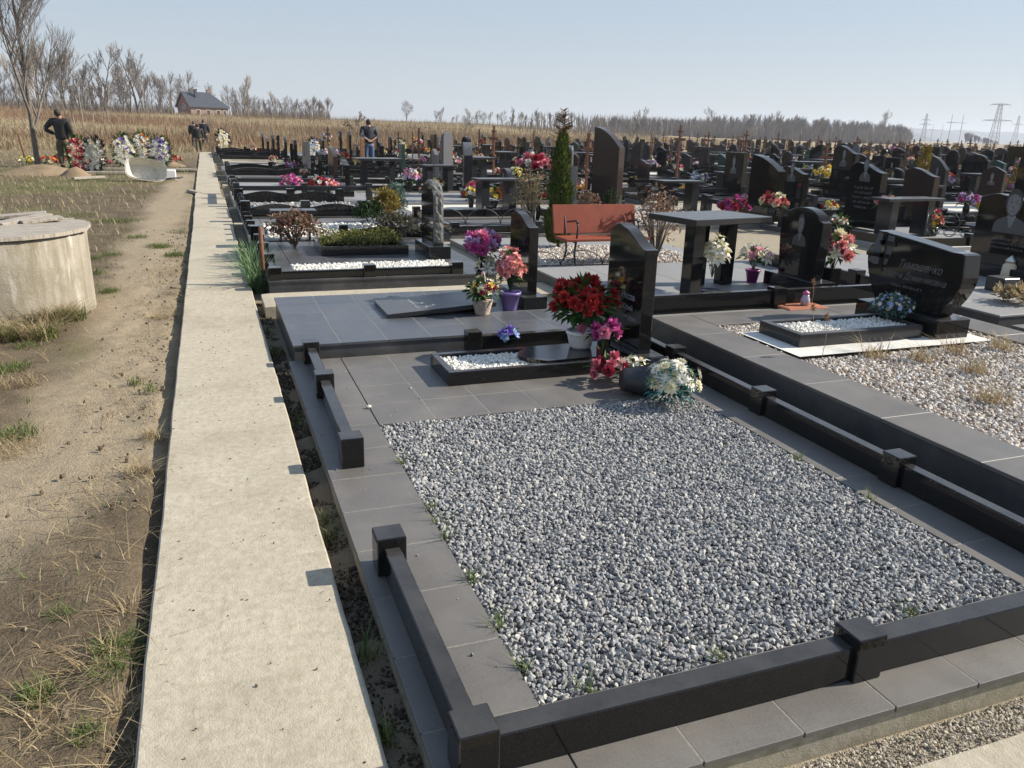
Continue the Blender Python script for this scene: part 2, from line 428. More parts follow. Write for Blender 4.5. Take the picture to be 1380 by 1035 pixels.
c = t.mix(t.ramp(sx.outputs[0], [(.0, 0.0), (1.0, 1.0)]), c, sand)
# beyond the graves: dry field, rusty and straw-coloured belts
fld = t.mix(sp.outputs[2], t.mix(t.ramp(n4, [(.35, 0.0), (.65, 1.0)]), (.33, .265, .155), (.27, .21, .12)), (.25, .155, .085))
fld = t.mix(t.math('MULTIPLY', t.ramp(n1, [(.45, 0.0), (.7, 1.0)]), .5), fld, (.20, .14, .07))
mr = t.n('ShaderNodeMapRange'); mr.inputs[1].default_value = 34; mr.inputs[2].default_value = 60; t.l(sx.outputs[1], mr.inputs[0])
c = t.mix(mr.outputs[0], c, fld)
t.col(c).rough(.95).spec(.15).bump(t.math('ADD', t.math('MULTIPLY', n2, .8), t.math('MULTIPLY', n3, .5)), .8, .03)
GROUND = t.m
me = np_mesh('ground', np.stack([GX.ravel(), GY.ravel(), GZ.ravel()], 1), F, GROUND, smooth=True)
ca = me.color_attributes.new('zone', 'FLOAT_COLOR', 'POINT')
ca.data.foreach_set('color', np.stack([bare.ravel(), green.ravel(), red.ravel(), np.ones(bare.size)], 1).astype(np.float32).ravel())
g = link('ground', me); tag(g, 'bare soil, dry grass and sandy ground rising into the far field', 'ground', kind='structure')

# ------------------------------------------------------------------ concrete strips
def slab(x0, x1, y0, y1, z0, z1, nx, ny, jit, seed, mat, name):
    X = np.linspace(0, 1, nx + 1); X[1] = .012; X[-2] = .988; Y = np.linspace(y0, y1, ny + 1)
    YY, XX = np.meshgrid(Y, X, indexing='ij')
    jl = jit * ((fbm(Y * 1.1, Y * 0 + 3, seed) - .5) * 2 + (noise2(Y * 9, Y * 0, seed + 1) - .5) * .6)
    jr = jit * ((fbm(Y * 1.1, Y * 0 + 9, seed + 4) - .5) * 2 + (noise2(Y * 9, Y * 0 + 5, seed + 2) - .5) * .6)
    XW = (x0 + jl)[:, None] + ((x1 + jr) - (x0 + jl))[:, None] * XX
    ZZ = z1 + .008 * (fbm(XW * 3, YY * 3, seed) - .5)
    ZZ[:, 0] -= .006; ZZ[:, -1] -= .006
    V = [np.stack([XW.ravel(), YY.ravel(), ZZ.ravel()], 1)]
    n = (nx + 1) * (ny + 1); I = np.arange(n).reshape(ny + 1, nx + 1)
    F = [np.stack([I[:-1, :-1].ravel(), I[:-1, 1:].ravel(), I[1:, 1:].ravel(), I[1:, :-1].ravel()], 1)]
    rim = np.concatenate([I[0, :], I[1:, -1], I[-1, -2::-1], I[-2:0:-1, 0]])
    B = V[0][rim].copy(); B[:, 2] = z0; V.append(B); m = len(rim); b = n + np.arange(m)
    F.append(np.stack([rim, b, np.roll(b, -1), np.roll(rim, -1)], 1))
    return np_mesh(name, np.concatenate(V), np.concatenate(F), mat, smooth=False)
def path(me, label):
    o = link('concrete_path', me); return tag(o, label, 'path', kind='structure')
path(slab(-.315, .325, .3, 8.62, -.16, 0, 12, 150, .007, 1, CONC, 'path'), 'long pale concrete strip running past the graves, nearest length')
path(slab(-.31, .315, 8.64, 19.2, -.16, -.004, 10, 120, .014, 5, CONC, 'path'), 'middle length of the pale concrete strip beyond the joint')
path(slab(-.33, .25, 19.22, 47, -.16, 0.0, 8, 120, .02, 9, CONC, 'path'), 'far length of the pale concrete strip where three people walk')
path(slab(.40, 6.4, 7.52, 8.16, -.14, .012, 40, 8, .012, 14, CONC, 'cross_path'), 'pale concrete strip between two grave plots at right angles to the path')
path(slab(1.3, 5.5, .3, 1.28, -.16, -.05, 40, 8, .015, 15, CONC, 'cross_path'), 'pale concrete strip in the corner before the nearest plot')
for k, (y, w) in enumerate(((11.30, .13), (14.32, .12), (17.0, .16), (20.0, .2), (23.2, .2))):
    path(slab(.335, .66, y - w, y + w, -.14, -.01, 6, 3, .006, 18 + k, CONC, 'cross_path'),
         ['short pale concrete crossing from the path to the third plot', 'short pale concrete crossing before the wavy railed plot', 'short pale concrete crossing beside the number plate', 'short pale concrete crossing past the number plate', 'farthest short pale concrete crossing'][k])

# ------------------------------------------------------------------ stones: angular crushed rock and rounded pebbles
_ph = (1 + 5 ** .5) / 2
ICO = np.array([(-1, _ph, 0), (1, _ph, 0), (-1, -_ph, 0), (1, -_ph, 0), (0, -1, _ph), (0, 1, _ph), (0, -1, -_ph), (0, 1, -_ph), (_ph, 0, -1), (_ph, 0, 1), (-_ph, 0, -1), (-_ph, 0, 1)]) / math.hypot(1, _ph)
ICF = np.array([(0, 11, 5), (0, 5, 1), (0, 1, 7), (0, 7, 10), (0, 10, 11), (1, 5, 9), (5, 11, 4), (11, 10, 2), (10, 7, 6), (7, 1, 8), (3, 9, 4), (3, 4, 2), (3, 2, 6), (3, 6, 8), (3, 8, 9), (4, 9, 5), (2, 4, 11), (6, 2, 10), (8, 6, 7), (9, 8, 1)])
def rotq(n):
    q = NR.normal(size=(n, 4)); q /= np.linalg.norm(q, axis=1)[:, None]; w, x, y, z = q.T
    return np.stack([np.stack([1 - 2 * (y * y + z * z), 2 * (x * y - z * w), 2 * (x * z + y * w)], 1), np.stack([2 * (x * y + z * w), 1 - 2 * (x * x + z * z), 2 * (y * z - x * w)], 1), np.stack([2 * (x * z - y * w), 2 * (y * z + x * w), 1 - 2 * (x * x + y * y)], 1)], 1)
def stones(name, poly, step, size, z, mat, flat=.62, jag=.35, lift=.6, smooth=False, keep=None):
    """stones on a jittered grid inside a polygon [(x,y)...]"""
    P = np.array(poly); x0, y0 = P.min(0); x1, y1 = P.max(0)
    X, Y = np.meshgrid(np.arange(x0, x1, step), np.arange(y0, y1, step)); X = X.ravel() + NR.uniform(-.5, .5, X.size) * step; Y = Y.ravel() + NR.uniform(-.5, .5, Y.size) * step
    ins = np.zeros(X.size, bool); n = len(P)
    for i in range(n):
        (ax, ay), (bx, by) = P[i], P[(i + 1) % n]
        cr = ((ay > Y) != (by > Y)) & (X < (bx - ax) * (Y - ay) / ((by - ay) if by != ay else 1e-9) + ax); ins ^= cr
    if keep is not None: ins &= keep(X, Y)
    X = X[ins]; Y = Y[ins]; n = X.size
    sc = size * NR.uniform(.62, 1.35, n)[:, None] * np.stack([np.ones(n), NR.uniform(.6, .95, n), NR.uniform(flat - .15, flat + .2, n)], 1)
    V = ICO[None] * (1 + NR.uniform(-jag, jag, (n, 12, 1)))
    V = V * sc[:, None, :]; V = np.einsum('nij,nkj->nki', rotq(n), V)
    V[:, :, 0] += X[:, None]; V[:, :, 1] += Y[:, None]; V[:, :, 2] += (z + size * lift * NR.uniform(-.5, 1.0, n))[:, None]
    F = (ICF[None] + (np.arange(n) * 12)[:, None, None]).reshape(-1, 3)
    return np_mesh(name, V, F, mat, smooth=smooth)
def bed(poly, z, mat, name='gravel_bed'):
    m = MB(); m.add([(x, y, z) for x, y in poly], [tuple(range(len(poly)))]); return m.mesh(name, mat)
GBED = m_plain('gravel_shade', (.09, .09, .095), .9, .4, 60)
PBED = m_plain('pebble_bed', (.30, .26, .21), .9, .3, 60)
def gravel(poly, z, step, size, mat, bedmat, label, name='gravel', **kw):
    me = stones(name, poly, step, size, z, mat, **kw)
    o = link(name, me); tag(o, label, 'gravel', kind='stuff')
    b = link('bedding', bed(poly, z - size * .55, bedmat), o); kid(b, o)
    return o

# ------------------------------------------------------------------ grass
def blades(pts, h, w, lean, mat, name):
    """pts (n,3); one curved blade of five points at each"""
    pts = np.asarray(pts, float); n = len(pts)
    a = NR.uniform(0, 2 * PI, n); hh = h * NR.uniform(.45, 1.2, n); ww = w * NR.uniform(.6, 1.3, n); ln = lean * NR.uniform(.2, 1.4, n) * hh
    dx, dy = np.cos(a), np.sin(a); px, py = -dy, dx
    tw = NR.uniform(-.6, .6, n)
    V = np.zeros((n, 5, 3))
    def at_(f, wf, k, s):
        V[:, k, 0] = pts[:, 0] + dx * ln * f ** 1.8 + (px + tw * dx * f) * ww * wf * s
        V[:, k, 1] = pts[:, 1] + dy * ln * f ** 1.8 + (py + tw * dy * f) * ww * wf * s
        V[:, k, 2] = pts[:, 2] + hh * f * (1 - .25 * f * np.minimum(1, lean))
    at_(0, .5, 0, 1); at_(0, .5, 1, -1); at_(.55, .4, 2, 1); at_(.55, .4, 3, -1); at_(1, 0, 4, 1)
    F = (np.array([(0, 1, 3), (0, 3, 2), (2, 3, 4)])[None] + (np.arange(n) * 5)[:, None, None]).reshape(-1, 3)
    return np_mesh(name, V, F, mat)
def tuftpts(cx, cy, r, n, z=None):
    a = NR.uniform(0, 2 * PI, n); q = r * np.sqrt(NR.random(n)) * NR.uniform(.5, 1.0, n)
    x = cx + q * np.cos(a); y = cy + q * np.sin(a)
    return np.stack([x, y, terrain(x, y) - .01 if z is None else np.full(n, z)], 1)
# ------------------------------------------------------------------ grave platforms
def tiles(mb, x0, x1, y0, y1, z, tw, td, gap=.006, th=.02, off=0.0, mi=0):
    nx_ = max(1, round((x1 - x0) / tw)); ny_ = max(1, round((y1 - y0) / td)); a = (x1 - x0) / nx_; b = (y1 - y0) / ny_
    for i in range(nx_):
        for j in range(ny_):
            dz = R.uniform(-.0008, .0008)
            mb.box(x0 + i * a + gap / 2, y0 + j * b + gap / 2, z - th, x0 + (i + 1) * a - gap / 2, y0 + (j + 1) * b - gap / 2, z + dz, mi, .0015)
def platform(x0, x1, y0, y1, z, label, hole=None, mats=None, tw=.34, group=None, zb=-.16, cat='grave plot'):
    """tiled plinth, grout showing between its tiles, an opening left for gravel"""
    mats = mats or (TILE, GROUT, PLINTH)
    m = MB(); e = .004
    rects = [(x0, x1, y0, y1)]
    if hole:
        a0, a1, b0, b1 = hole
        rects = [r for r in ((x0, a0, y0, y1), (a1, x1, y0, y1), (a0, a1, y0, b0), (a0, a1, b1, y1)) if r[1] - r[0] > .03 and r[3] - r[2] > .03]
    for r in rects:
        m.box(r[0] + e * 3 * (r[0] == x0), r[2] + e * 3 * (r[2] == y0), zb, r[1] - e * 3 * (r[1] == x1), r[3] - e * 3 * (r[3] == y1), z - .012, 1 if mats[2] is GROUT else 2)
        m.box(r[0] + e * 2, r[2] + e * 2, z - .0119, r[1] - e * 2, r[3] - e * 2, z - .0013, 1)
        tiles(m, r[0], r[1], r[2], r[3], z, tw, tw)
    return tag(link('grave_plot', m.mesh('grave_plot', *mats)), label, cat, group)

def fence(segs, posts, z, rail_h, post_h, pw, rw, label, group=None, mat=None, gapz=0.0, wave=0.0, ball=False, split=True):
    """low granite rail: segs [((x,y),(x,y))...] between posts [(x,y)...]"""
    mat = mat or BLACK
    cx = sum(p[0] for p in posts) / len(posts); cy = sum(p[1] for p in posts) / len(posts)
    t = thing('grave_fence', label, 'low fence', (cx, cy, z), 0, group) if split else None
    full = MB()
    for (a, b) in segs:
        m = MB() if split else full
        L = math.hypot(b[0] - a[0], b[1] - a[1]); ang = math.atan2(b[1] - a[1], b[0] - a[0])
        M = Matrix.Translation((a[0] - cx, a[1] - cy, 0)) @ Matrix.Rotation(ang, 4, 'Z')
        if wave:
            n = 14; top = [(L * i / n, rail_h * (.72 + .28 * math.sin(PI * i / n) ** 1.3)) for i in range(n + 1)]
            o = [(0, gapz), (L, gapz)] + top[::-1]
            m.prism(o, rw, 0, .004, M @ Matrix(((0, 1, 0, 0), (1, 0, 0, -rw / 2), (0, 0, 1, 0), (0, 0, 0, 1))) if False else M @ Matrix(((0, 1, 0, 0), (-1, 0, 0, rw / 2), (0, 0, 1, 0), (0, 0, 0, 1))))
        else: m.box(0, -rw / 2, gapz, L, rw / 2, rail_h, 0, .004, M)
        if split: part('rail', m.mesh('rail', mat), t)
    for p in posts:
        m = MB() if split else full
        m.box(p[0] - cx - pw / 2, p[1] - cy - pw / 2, 0, p[0] - cx + pw / 2, p[1] - cy + pw / 2, post_h, 0, .004)
        if ball: m.lathe([(.0, post_h), (.02, post_h), (.05, post_h + .03), (.055, post_h + .06), (.04, post_h + .1), (.0, post_h + .115)], 12, 0, Matrix.Translation((p[0] - cx, p[1] - cy, 0)))
        if split: part('post', m.mesh('post', mat), t)
    if not split:
        t = link('grave_fence', full.mesh('grave_fence', mat), None, (cx, cy, z)); tag(t, label, 'low fence', group)
    return t

# nearest plot: kerb of tiles round a square of grey gravel
ZT = .015
platform(.43, 3.24, 1.43, 5.66, ZT, 'nearest grave plot, grey tile kerb on pale concrete round a square of gravel', (.80, 2.84, 1.79, 4.22))
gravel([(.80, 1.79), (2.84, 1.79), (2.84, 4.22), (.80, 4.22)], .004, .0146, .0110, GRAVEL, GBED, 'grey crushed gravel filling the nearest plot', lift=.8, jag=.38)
def posts_line(a, b, n): return [(a[0] + (b[0] - a[0]) * i / (n - 1), a[1] + (b[1] - a[1]) * i / (n - 1)) for i in range(n)]
def railsegs(ps, pw, ins=0.0, skip=()):
    out = []
    for i, (a, b) in enumerate(zip(ps[:-1], ps[1:])):
        if i in skip: continue
        L = math.hypot(b[0] - a[0], b[1] - a[1]); u = ((b[0] - a[0]) / L, (b[1] - a[1]) / L); k = pw / 2 - .002
        out.append(((a[0] + u[0] * k, a[1] + u[1] * k), (b[0] - u[0] * k, b[1] - u[1] * k)))
    return out
pw = .112
lp = [(.535, 1.62), (.535, 2.68)]
fence(railsegs(lp, pw), [lp[1]], ZT, .118, .158, pw, .062, 'black granite rail with one post at the left front of the nearest plot')
lp = [(.56, 3.715), (.575, 4.82), (.585, 5.60)]
fence(railsegs(lp, pw), lp, ZT, .118, .158, pw, .062, 'black granite rail with three posts at the left rear of the nearest plot')
fp = [(.535, 1.615), (1.825, 1.615), (3.10, 1.615)]
fence(railsegs(fp, pw), fp, ZT, .122, .158, pw, .075, 'long black granite rail across the front of the nearest plot')
rp = [(3.10, 2.715), (3.10, 3.78), (3.10, 4.80), (3.10, 5.58)]
fence([((3.10, 1.672), (3.10, 2.66))] + railsegs(rp, pw), rp, ZT, .122, .158, pw, .062, 'black granite rail along the right side of the nearest plot')
p1 = [(1.80, 5.60), (2.72, 5.60)]
fence(railsegs(p1, pw), p1, ZT, .118, .158, pw, .062, 'short black rail behind the white pebble bed of the nearest plot')

# second platform: blue-grey tiles
platform(.47, 2.90, 5.70, 7.44, .115, 'raised blue grey tiled platform with an open book slab and flower basket', None, (TILEB, GROUT, TILED), .36)

# plot of the barrel headstone, right of the nearest plot
platform(3.45, 6.30, .6, 5.78, .15, 'right hand grave plot edged by wide smooth grey kerb stones', (3.83, 5.92, .9, 5.38), (TILE, GROUT, TILED), .62)
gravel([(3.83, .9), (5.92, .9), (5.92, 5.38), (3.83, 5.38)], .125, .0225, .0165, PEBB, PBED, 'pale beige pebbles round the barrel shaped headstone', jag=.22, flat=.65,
       keep=lambda X, Y: ~((X > 3.85) & (X < 5.75) & (Y > 4.36) & (Y < 5.1)))
# ------------------------------------------------------------------ headstone outlines, (u, v): u runs along y, v is height; front face looks to -x
def arc(cx, cz, r0, r1, a0, a1, n):
    return [(cx + r0 * math.cos(rad(a0 + (a1 - a0) * i / n)), cz + r1 * math.sin(rad(a0 + (a1 - a0) * i / n))) for i in range(n + 1)]
def ol_rect(w, h): return [(-w / 2, 0), (w / 2, 0), (w / 2, h), (-w / 2, h)]
def ol_wave(w, h, near=True):
    """peak towards the far side, S-curve falling to the near corner (near = small y)"""
    top = []
    for i in range(17):
        s = i / 16; u = w / 2 - s * w
        if s < .12: v = h * .93 + h * .05 * (s / .12)
        elif s < .34: v = h * (.98 + .02 * math.sin((s - .12) / .22 * PI))
        else:
            q = (s - .34) / .66; v = h * (.98 - .14 * (q * q * (3 - 2 * q)))
        top.append((u, v))
    if not near: top = [(-u, v) for u, v in top][::-1]
    return [(-w / 2, 0), (w / 2, 0)] + top
def ol_round(w, h): return [(-w / 2, 0), (w / 2, 0)] + arc(0, h - w * .32, w / 2, w * .32, 0, 180, 14)
def ol_shoulder(w, h): return [(-w * .42, 0), (w * .42, 0), (w / 2, h * .55), (w / 2, h * .82), (w * .44, h * .84)] + arc(0, h * .84, w * .40, h * .16, 0, 180, 12) + [(-w * .44, h * .84), (-w / 2, h * .82), (-w / 2, h * .55)]
def ol_gable(w, h): return [(-w / 2, 0), (w / 2, 0), (w / 2, h * .86), (w * .1, h * .985), (0, h), (-w * .1, h * .985), (-w / 2, h * .86)]
def ol_sail(w, h): return [(-w / 2, 0), (w / 2, 0)] + [(w / 2 - w * s, h * (1 - .26 * s ** 1.8)) for s in [i / 12 for i in range(13)]]
def ol_sail2(w, h): return [(-u, v) for u, v in ol_sail(w, h)][::-1]
def ol_tulip(w, h): return [(-w * .36, 0), (w * .36, 0)] + [(w * (.36 + .14 * math.sin(s * PI * .62)), h * s * .8) for s in (.3, .6, .9)] + arc(0, h * .8, w * .47, h * .2, 0, 180, 10) + [(-w * (.36 + .14 * math.sin(s * PI * .62)), h * s * .8) for s in (.9, .6, .3)]
SHAPES = dict(rect=ol_rect, wave=ol_wave, round=ol_round, shoulder=ol_shoulder, gable=ol_gable, sail=ol_sail, sail2=ol_sail2, tulip=ol_tulip)
WORDS = dict(rect='square topped', wave='wave topped', round='round topped', shoulder='shouldered', gable='pointed', sail='slant topped', sail2='slant topped', tulip='tulip shaped')

def text_mesh(body, size, mat, shear=0.0, align='CENTER', depth=.0006, sx=1.0):
    c = bpy.data.curves.new('lettering', 'FONT'); c.body = body; c.size = size; c.shear = shear; c.align_x = align; c.extrude = depth; c.resolution_u = 3
    o = bpy.data.objects.new('lettering', c); COL.objects.link(o)
    bpy.context.view_layer.update()
    me = bpy.data.meshes.new_from_object(o.evaluated_get(bpy.context.evaluated_depsgraph_get()))
    bpy.data.objects.remove(o); bpy.data.curves.remove(c)
    me.materials.clear(); me.materials.append(mat)
    if sx != 1: me.transform(Matrix.Diagonal((sx, 1, 1, 1)))
    # text x runs to -y (right hand seen from -x), text y up, facing -x
    me.transform(Matrix(((0, 0, -1, 0), (-1, 0, 0, 0), (0, 1, 0, 0), (0, 0, 0, 1))))
    return me
def m_etch(name, lo, hi):
    t = NT(name); t.col(t.ramp(t.noise(75, 5, .7), [(.3, (lo,) * 3), (.72, (hi,) * 3)])).rough(.5); return t.m
ETCH = [m_etch('etched_dark', .012, .05), m_etch('etched_mid', .03, .10), m_etch('etched_light', .09, .24)]
def portrait_mesh(w, h, mats):
    """engraved head and shoulders laid as thin sheets on the stone (front at x=0, towards -x)"""
    m = MB()
    def shape(pts, x, mi): m.add([(x, a * w, b * h) for a, b in pts], [tuple(range(len(pts)))], mi)
    def oval(cx, cz, a, b, n=20): return [(cx + a * math.cos(2 * PI * i / n), cz + b * math.sin(2 * PI * i / n)) for i in range(n)]
    sh = [(-.46, 0), (.46, 0), (.45, .16), (.38, .26), (.24, .32), (.12, .36), (.10, .44), (-.10, .44), (-.12, .36), (-.24, .32), (-.38, .26), (-.45, .16)]
    shape(sh, -.0016, 1)
    shape([(-.12, .36), (-.02, .12), (.02, .12), (.12, .36), (.08, .44), (-.08, .44)], -.0021, 2)
    shape(oval(0, .66, .225, .30), -.0026, 0)
    shape([(-.17, .70), (-.165, .56), (-.12, .45), (-.05, .39), (.05, .39), (.12, .45), (.165, .56), (.17, .70), (.13, .80), (.04, .84), (-.06, .83), (-.14, .78)], -.0031, 2)
    for s in (-1, 1):
        shape([(s * .03, .665), (s * .075, .685), (s * .12, .67), (s * .075, .65)], -.0036, 1); shape([(s * .03, .71), (s * .08, .73), (s * .13, .715), (s * .08, .718)], -.0036, 0)
    shape([(-.03, .55), (0, .535), (.03, .55), (0, .565)], -.0036, 1); shape([(-.06, .475), (0, .465), (.06, .475), (0, .485)], -.0036, 1)
    return m.mesh('portrait', *ETCH)
PMATS = None
def script_mesh(w, rows, h, mat, rr):
    """rows of small engraved strokes too fine to read"""
    m = MB()
    for r in range(rows):
        z = -r * h; L = w * rr.uniform(.55, .95); u = L / 2
        while u > -L / 2:
            k = rr.uniform(.25, .6) * h * .5
            hh = h * rr.uniform(.32, .55)
            m.box(-.0016, u - k * .55, z, -.0006, u - k * .25, z + hh); m.box(-.0016, u - k, z + hh * rr.choice((.0, .45, .8)), -.0006, u - k * .5, z + hh * rr.choice((.15, .6, .95)) + .003)
            u -= k * 1.25 + (h * .25 if rr.random() < .12 else 0)
    return m.mesh('inscription', mat)

STONEC = {}
def stone_meshes(shape, w, h, t, mat, hewn=False, base_h=.12, key=None):
    k = key or (shape, round(w, 2), round(h, 2), round(t, 2), mat.name, hewn)
    if k in STONEC: return STONEC[k]
    s = MB(); s.prism(SHAPES[shape](w, h - base_h), t, 0, .006)
    if hewn:
        # broken edges: jitter everything that is not on the polished faces
        pass
    b = MB(); b.box(-.07, -w / 2 - .09, 0, t + .07, w / 2 + .09, base_h, 0, .005)
    STONEC[k] = (s.mesh('slab', mat), b.mesh('base', mat)); return STONEC[k]
def headstone(p, shape, w, h, t, mat, label, group=None, rz=0.0, portrait=None, script=None, base_h=.12, seed=1, parts=True, base=None, name='headstone'):
    """p: ground point under the middle of the front face; the face looks to -x turned by rz"""
    rr = random.Random(seed)
    sm, bm = stone_meshes(shape, w, h, t, mat, False, base_h)
    r = thing(name, label, 'headstone', p, rz, group)
    a = part('slab', sm, r); a.location.z = base_h - .002
    b = part('base', bm if base is None else base, r)
    if portrait:
        o = part('portrait', portrait_mesh(portrait[2], portrait[3], (BLACK, LETTERD, LETTER)), a); o.location = (-.0005, portrait[0], portrait[1])
    if script:
        o = part('inscription', script_mesh(script[2], script[3], script[4], LETTERD, rr), a); o.location = (-.0005, script[0], script[1])
    return r

# ------------------------------------------------------------------ flowers
def m_petal(name, cols, rough=.55):
    return m_leaf(name, cols, rough)
PET = {k: m_petal(k + '_petal', [tuple(x * .85 + .13 * sum(q) / 3 for x in q) for q in v]) for k, v in dict(
    red=[(.42, .008, .006), (.60, .02, .012), (.30, .004, .006)], crimson=[(.34, .008, .03), (.48, .02, .06), (.25, .004, .02)],
    pink=[(.72, .16, .30), (.80, .30, .42), (.60, .09, .22)], coral=[(.80, .24, .20), (.84, .40, .32), (.7, .14, .14)], magenta=[(.50, .03, .24), (.60, .08, .34), (.38, .02, .18)],
    lilac=[(.45, .22, .50), (.58, .36, .64), (.66, .5, .7)], violet=[(.13, .07, .42), (.2, .12, .55), (.1, .04, .3)], blue=[(.16, .24, .6), (.3, .42, .72), (.5, .6, .8)],
    white=[(.80, .77, .66), (.84, .82, .74), (.74, .70, .55)], cream=[(.78, .70, .42), (.80, .76, .55), (.70, .62, .30)], yellow=[(.80, .56, .03), (.84, .66, .08), (.72, .46, .02)],
    orange=[(.80, .22, .02), (.84, .32, .05), (.70, .15, .02)], rose=[(.62, .09, .16), (.75, .28, .33), (.5, .05, .1)], teal=[(.05, .28, .26), (.10, .38, .34), (.03, .2, .2)], black=[(.015, .013, .02), (.03, .025, .04)]).items()}
def petal(m, M, L, w, cup, mi=0, droop=0.0):
    """a five point petal rising from the origin outwards along x"""
    vs = [(0, -w * .18, 0), (0, w * .18, 0), (L * .55, -w * .5, L * .55 * cup), (L * .55, w * .5, L * .55 * cup), (L, 0, L * cup - droop)]
    m.add(vs, [(0, 2, 3, 1), (2, 4, 3)], mi, False, M)
def bloom(m, c, d, kind, s, mi=0, rr=R):
    """a flower head of radius s at c looking along d"""
    d = Vector(d).normalized(); B = Matrix.Translation(c) @ d.to_track_quat('Z', 'Y').to_matrix().to_4x4() @ Matrix.Rotation(rr.uniform(0, 6.28), 4, 'Z')
    if kind == 'rose':
        for k, (n, L, w, cup) in enumerate(((5, 1.0, .95, .35), (5, .82, .8, .9), (4, .6, .7, 1.7), (3, .42, .6, 3.0))):
            for i in range(n): petal(m, B @ Matrix.Rotation(2 * PI * i / n + k * .6, 4, 'Z'), s * L, s * w, cup, mi, s * .1)
    elif kind == 'daisy':
        for k, (n, L, w, cup) in enumerate(((11, 1.0, .36, .12), (9, .8, .32, .42), (6, .5, .3, .8))):
            for i in range(n): petal(m, B @ Matrix.Rotation(2 * PI * i / n + k * .3, 4, 'Z'), s * L, s * w, cup, mi, s * .12)
    elif kind == 'lily':
        for k in range(6): petal(m, B @ Matrix.Rotation(2 * PI * k / 6, 4, 'Z'), s * (1.15 if k % 2 else 1.0), s * .46, .5 if k % 2 else .62, mi, s * .35)
    elif kind == 'tulip':
        for k in range(6): petal(m, B @ Matrix.Rotation(2 * PI * k / 6, 4, 'Z'), s * .62, s * .62, 2.0, mi)
    else:  # low: a cheap head
        for k in range(5): petal(m, B @ Matrix.Rotation(2 * PI * k / 5, 4, 'Z'), s, s * .95, .45, mi)
        for k in range(3): petal(m, B @ Matrix.Rotation(2 * PI * k / 3 + .5, 4, 'Z'), s * .6, s * .8, 1.3, mi)
BLM = {}
def bloom_mesh(kind, c, i):
    if (kind, c, i) not in BLM:
        m = MB(); q = random.Random(i * 7 + 1); bloom(m, (0, 0, 0), (q.uniform(-.2, .2), q.uniform(-.2, .2), 1), kind, 1.0, 0, q)
        if kind == 'daisy': m.lathe([(.0, .06), (.2, .1), (.16, .17), (0, .2)], 8, 1)
        elif kind == 'lily':
            for k in range(5): m.tube([(0, 0, .05), (.12 * math.cos(k * 1.26), .12 * math.sin(k * 1.26), .5)], .025, 4, 1)
        BLM[kind, c, i] = m.mesh('bloom', PET[c], PET['yellow'])
    return BLM[kind, c, i]
def leaf(m, p, d, L, w, mi=0):
    d = Vector(d).normalized(); B = Matrix.Translation(p) @ d.to_track_quat('X', 'Z').to_matrix().to_4x4()
    m.add([(0, 0, 0), (L * .45, -w / 2, L * .08), (L * .45, w / 2, L * .08), (L, 0, -L * .12)], [(0, 1, 3), (0, 3, 2)], mi, False, B)
def rdir(rr, up=.3):
    while True:
        v = Vector((rr.uniform(-1, 1), rr.uniform(-1, 1), rr.uniform(-.4, 1)))
        if .1 < v.length < 1:
            v.normalize(); v.z += up; return v.normalized()
def dome(rr, c, r, h, n):
    """points over a dome, with outward directions"""
    out = []
    for i in range(n):
        a = i * 2.39996 + rr.uniform(-.3, .3); f = math.sqrt((i + .5) / n); el = f * 1.45
        v = Vector((math.cos(a) * math.sin(el), math.sin(a) * math.sin(el), math.cos(el)))
        out.append((Vector(c) + Vector((v.x * r, v.y * r, v.z * h)) * rr.uniform(.66, 1.1), v))
    return out
POTS = {}
def pot_mesh(kind, mat, s=1.0):
    m = MB()
    if kind == 'ribbed':
        m.lathe([(.0, 0), (.075 * s, 0), (.088 * s, .02 * s), (.105 * s, .11 * s), (.118 * s, .115 * s), (.12 * s, .14 * s), (.108 * s, .14 * s), (.10 * s, .12 * s), (0, .12 * s)], 28)
        for i in range(26):
            a = 2 * PI * i / 26; m.tube([(.083 * s * math.cos(a), .083 * s * math.sin(a), .01 * s), (.106 * s * math.cos(a), .106 * s * math.sin(a), .112 * s)], .0032 * s, 4)
    elif kind == 'vase': m.lathe([(0, 0), (.045 * s, 0), (.05 * s, .01 * s), (.035 * s, .03 * s), (.06 * s, .10 * s), (.055 * s, .17 * s), (.042 * s, .21 * s), (.055 * s, .24 * s), (.045 * s, .238 * s), (0, .2 * s)], 18)
    elif kind == 'square': m.box(-.05 * s, -.05 * s, 0, .05 * s, .05 * s, .17 * s, 0, .004)
    elif kind == 'bowl': m.lathe([(0, 0), (.07 * s, 0), (.11 * s, .03 * s), (.12 * s, .055 * s), (.11 * s, .05 * s), (0, .04 * s)], 20)
    else: m.lathe([(0, 0), (.058 * s, 0), (.06 * s, .004), (.083 * s, .13 * s), (.092 * s, .132 * s), (.093 * s, .155 * s), (.085 * s, .155 * s), (.078 * s, .13 * s), (0, .128 * s)], 22)
    return m.mesh('pot', mat)
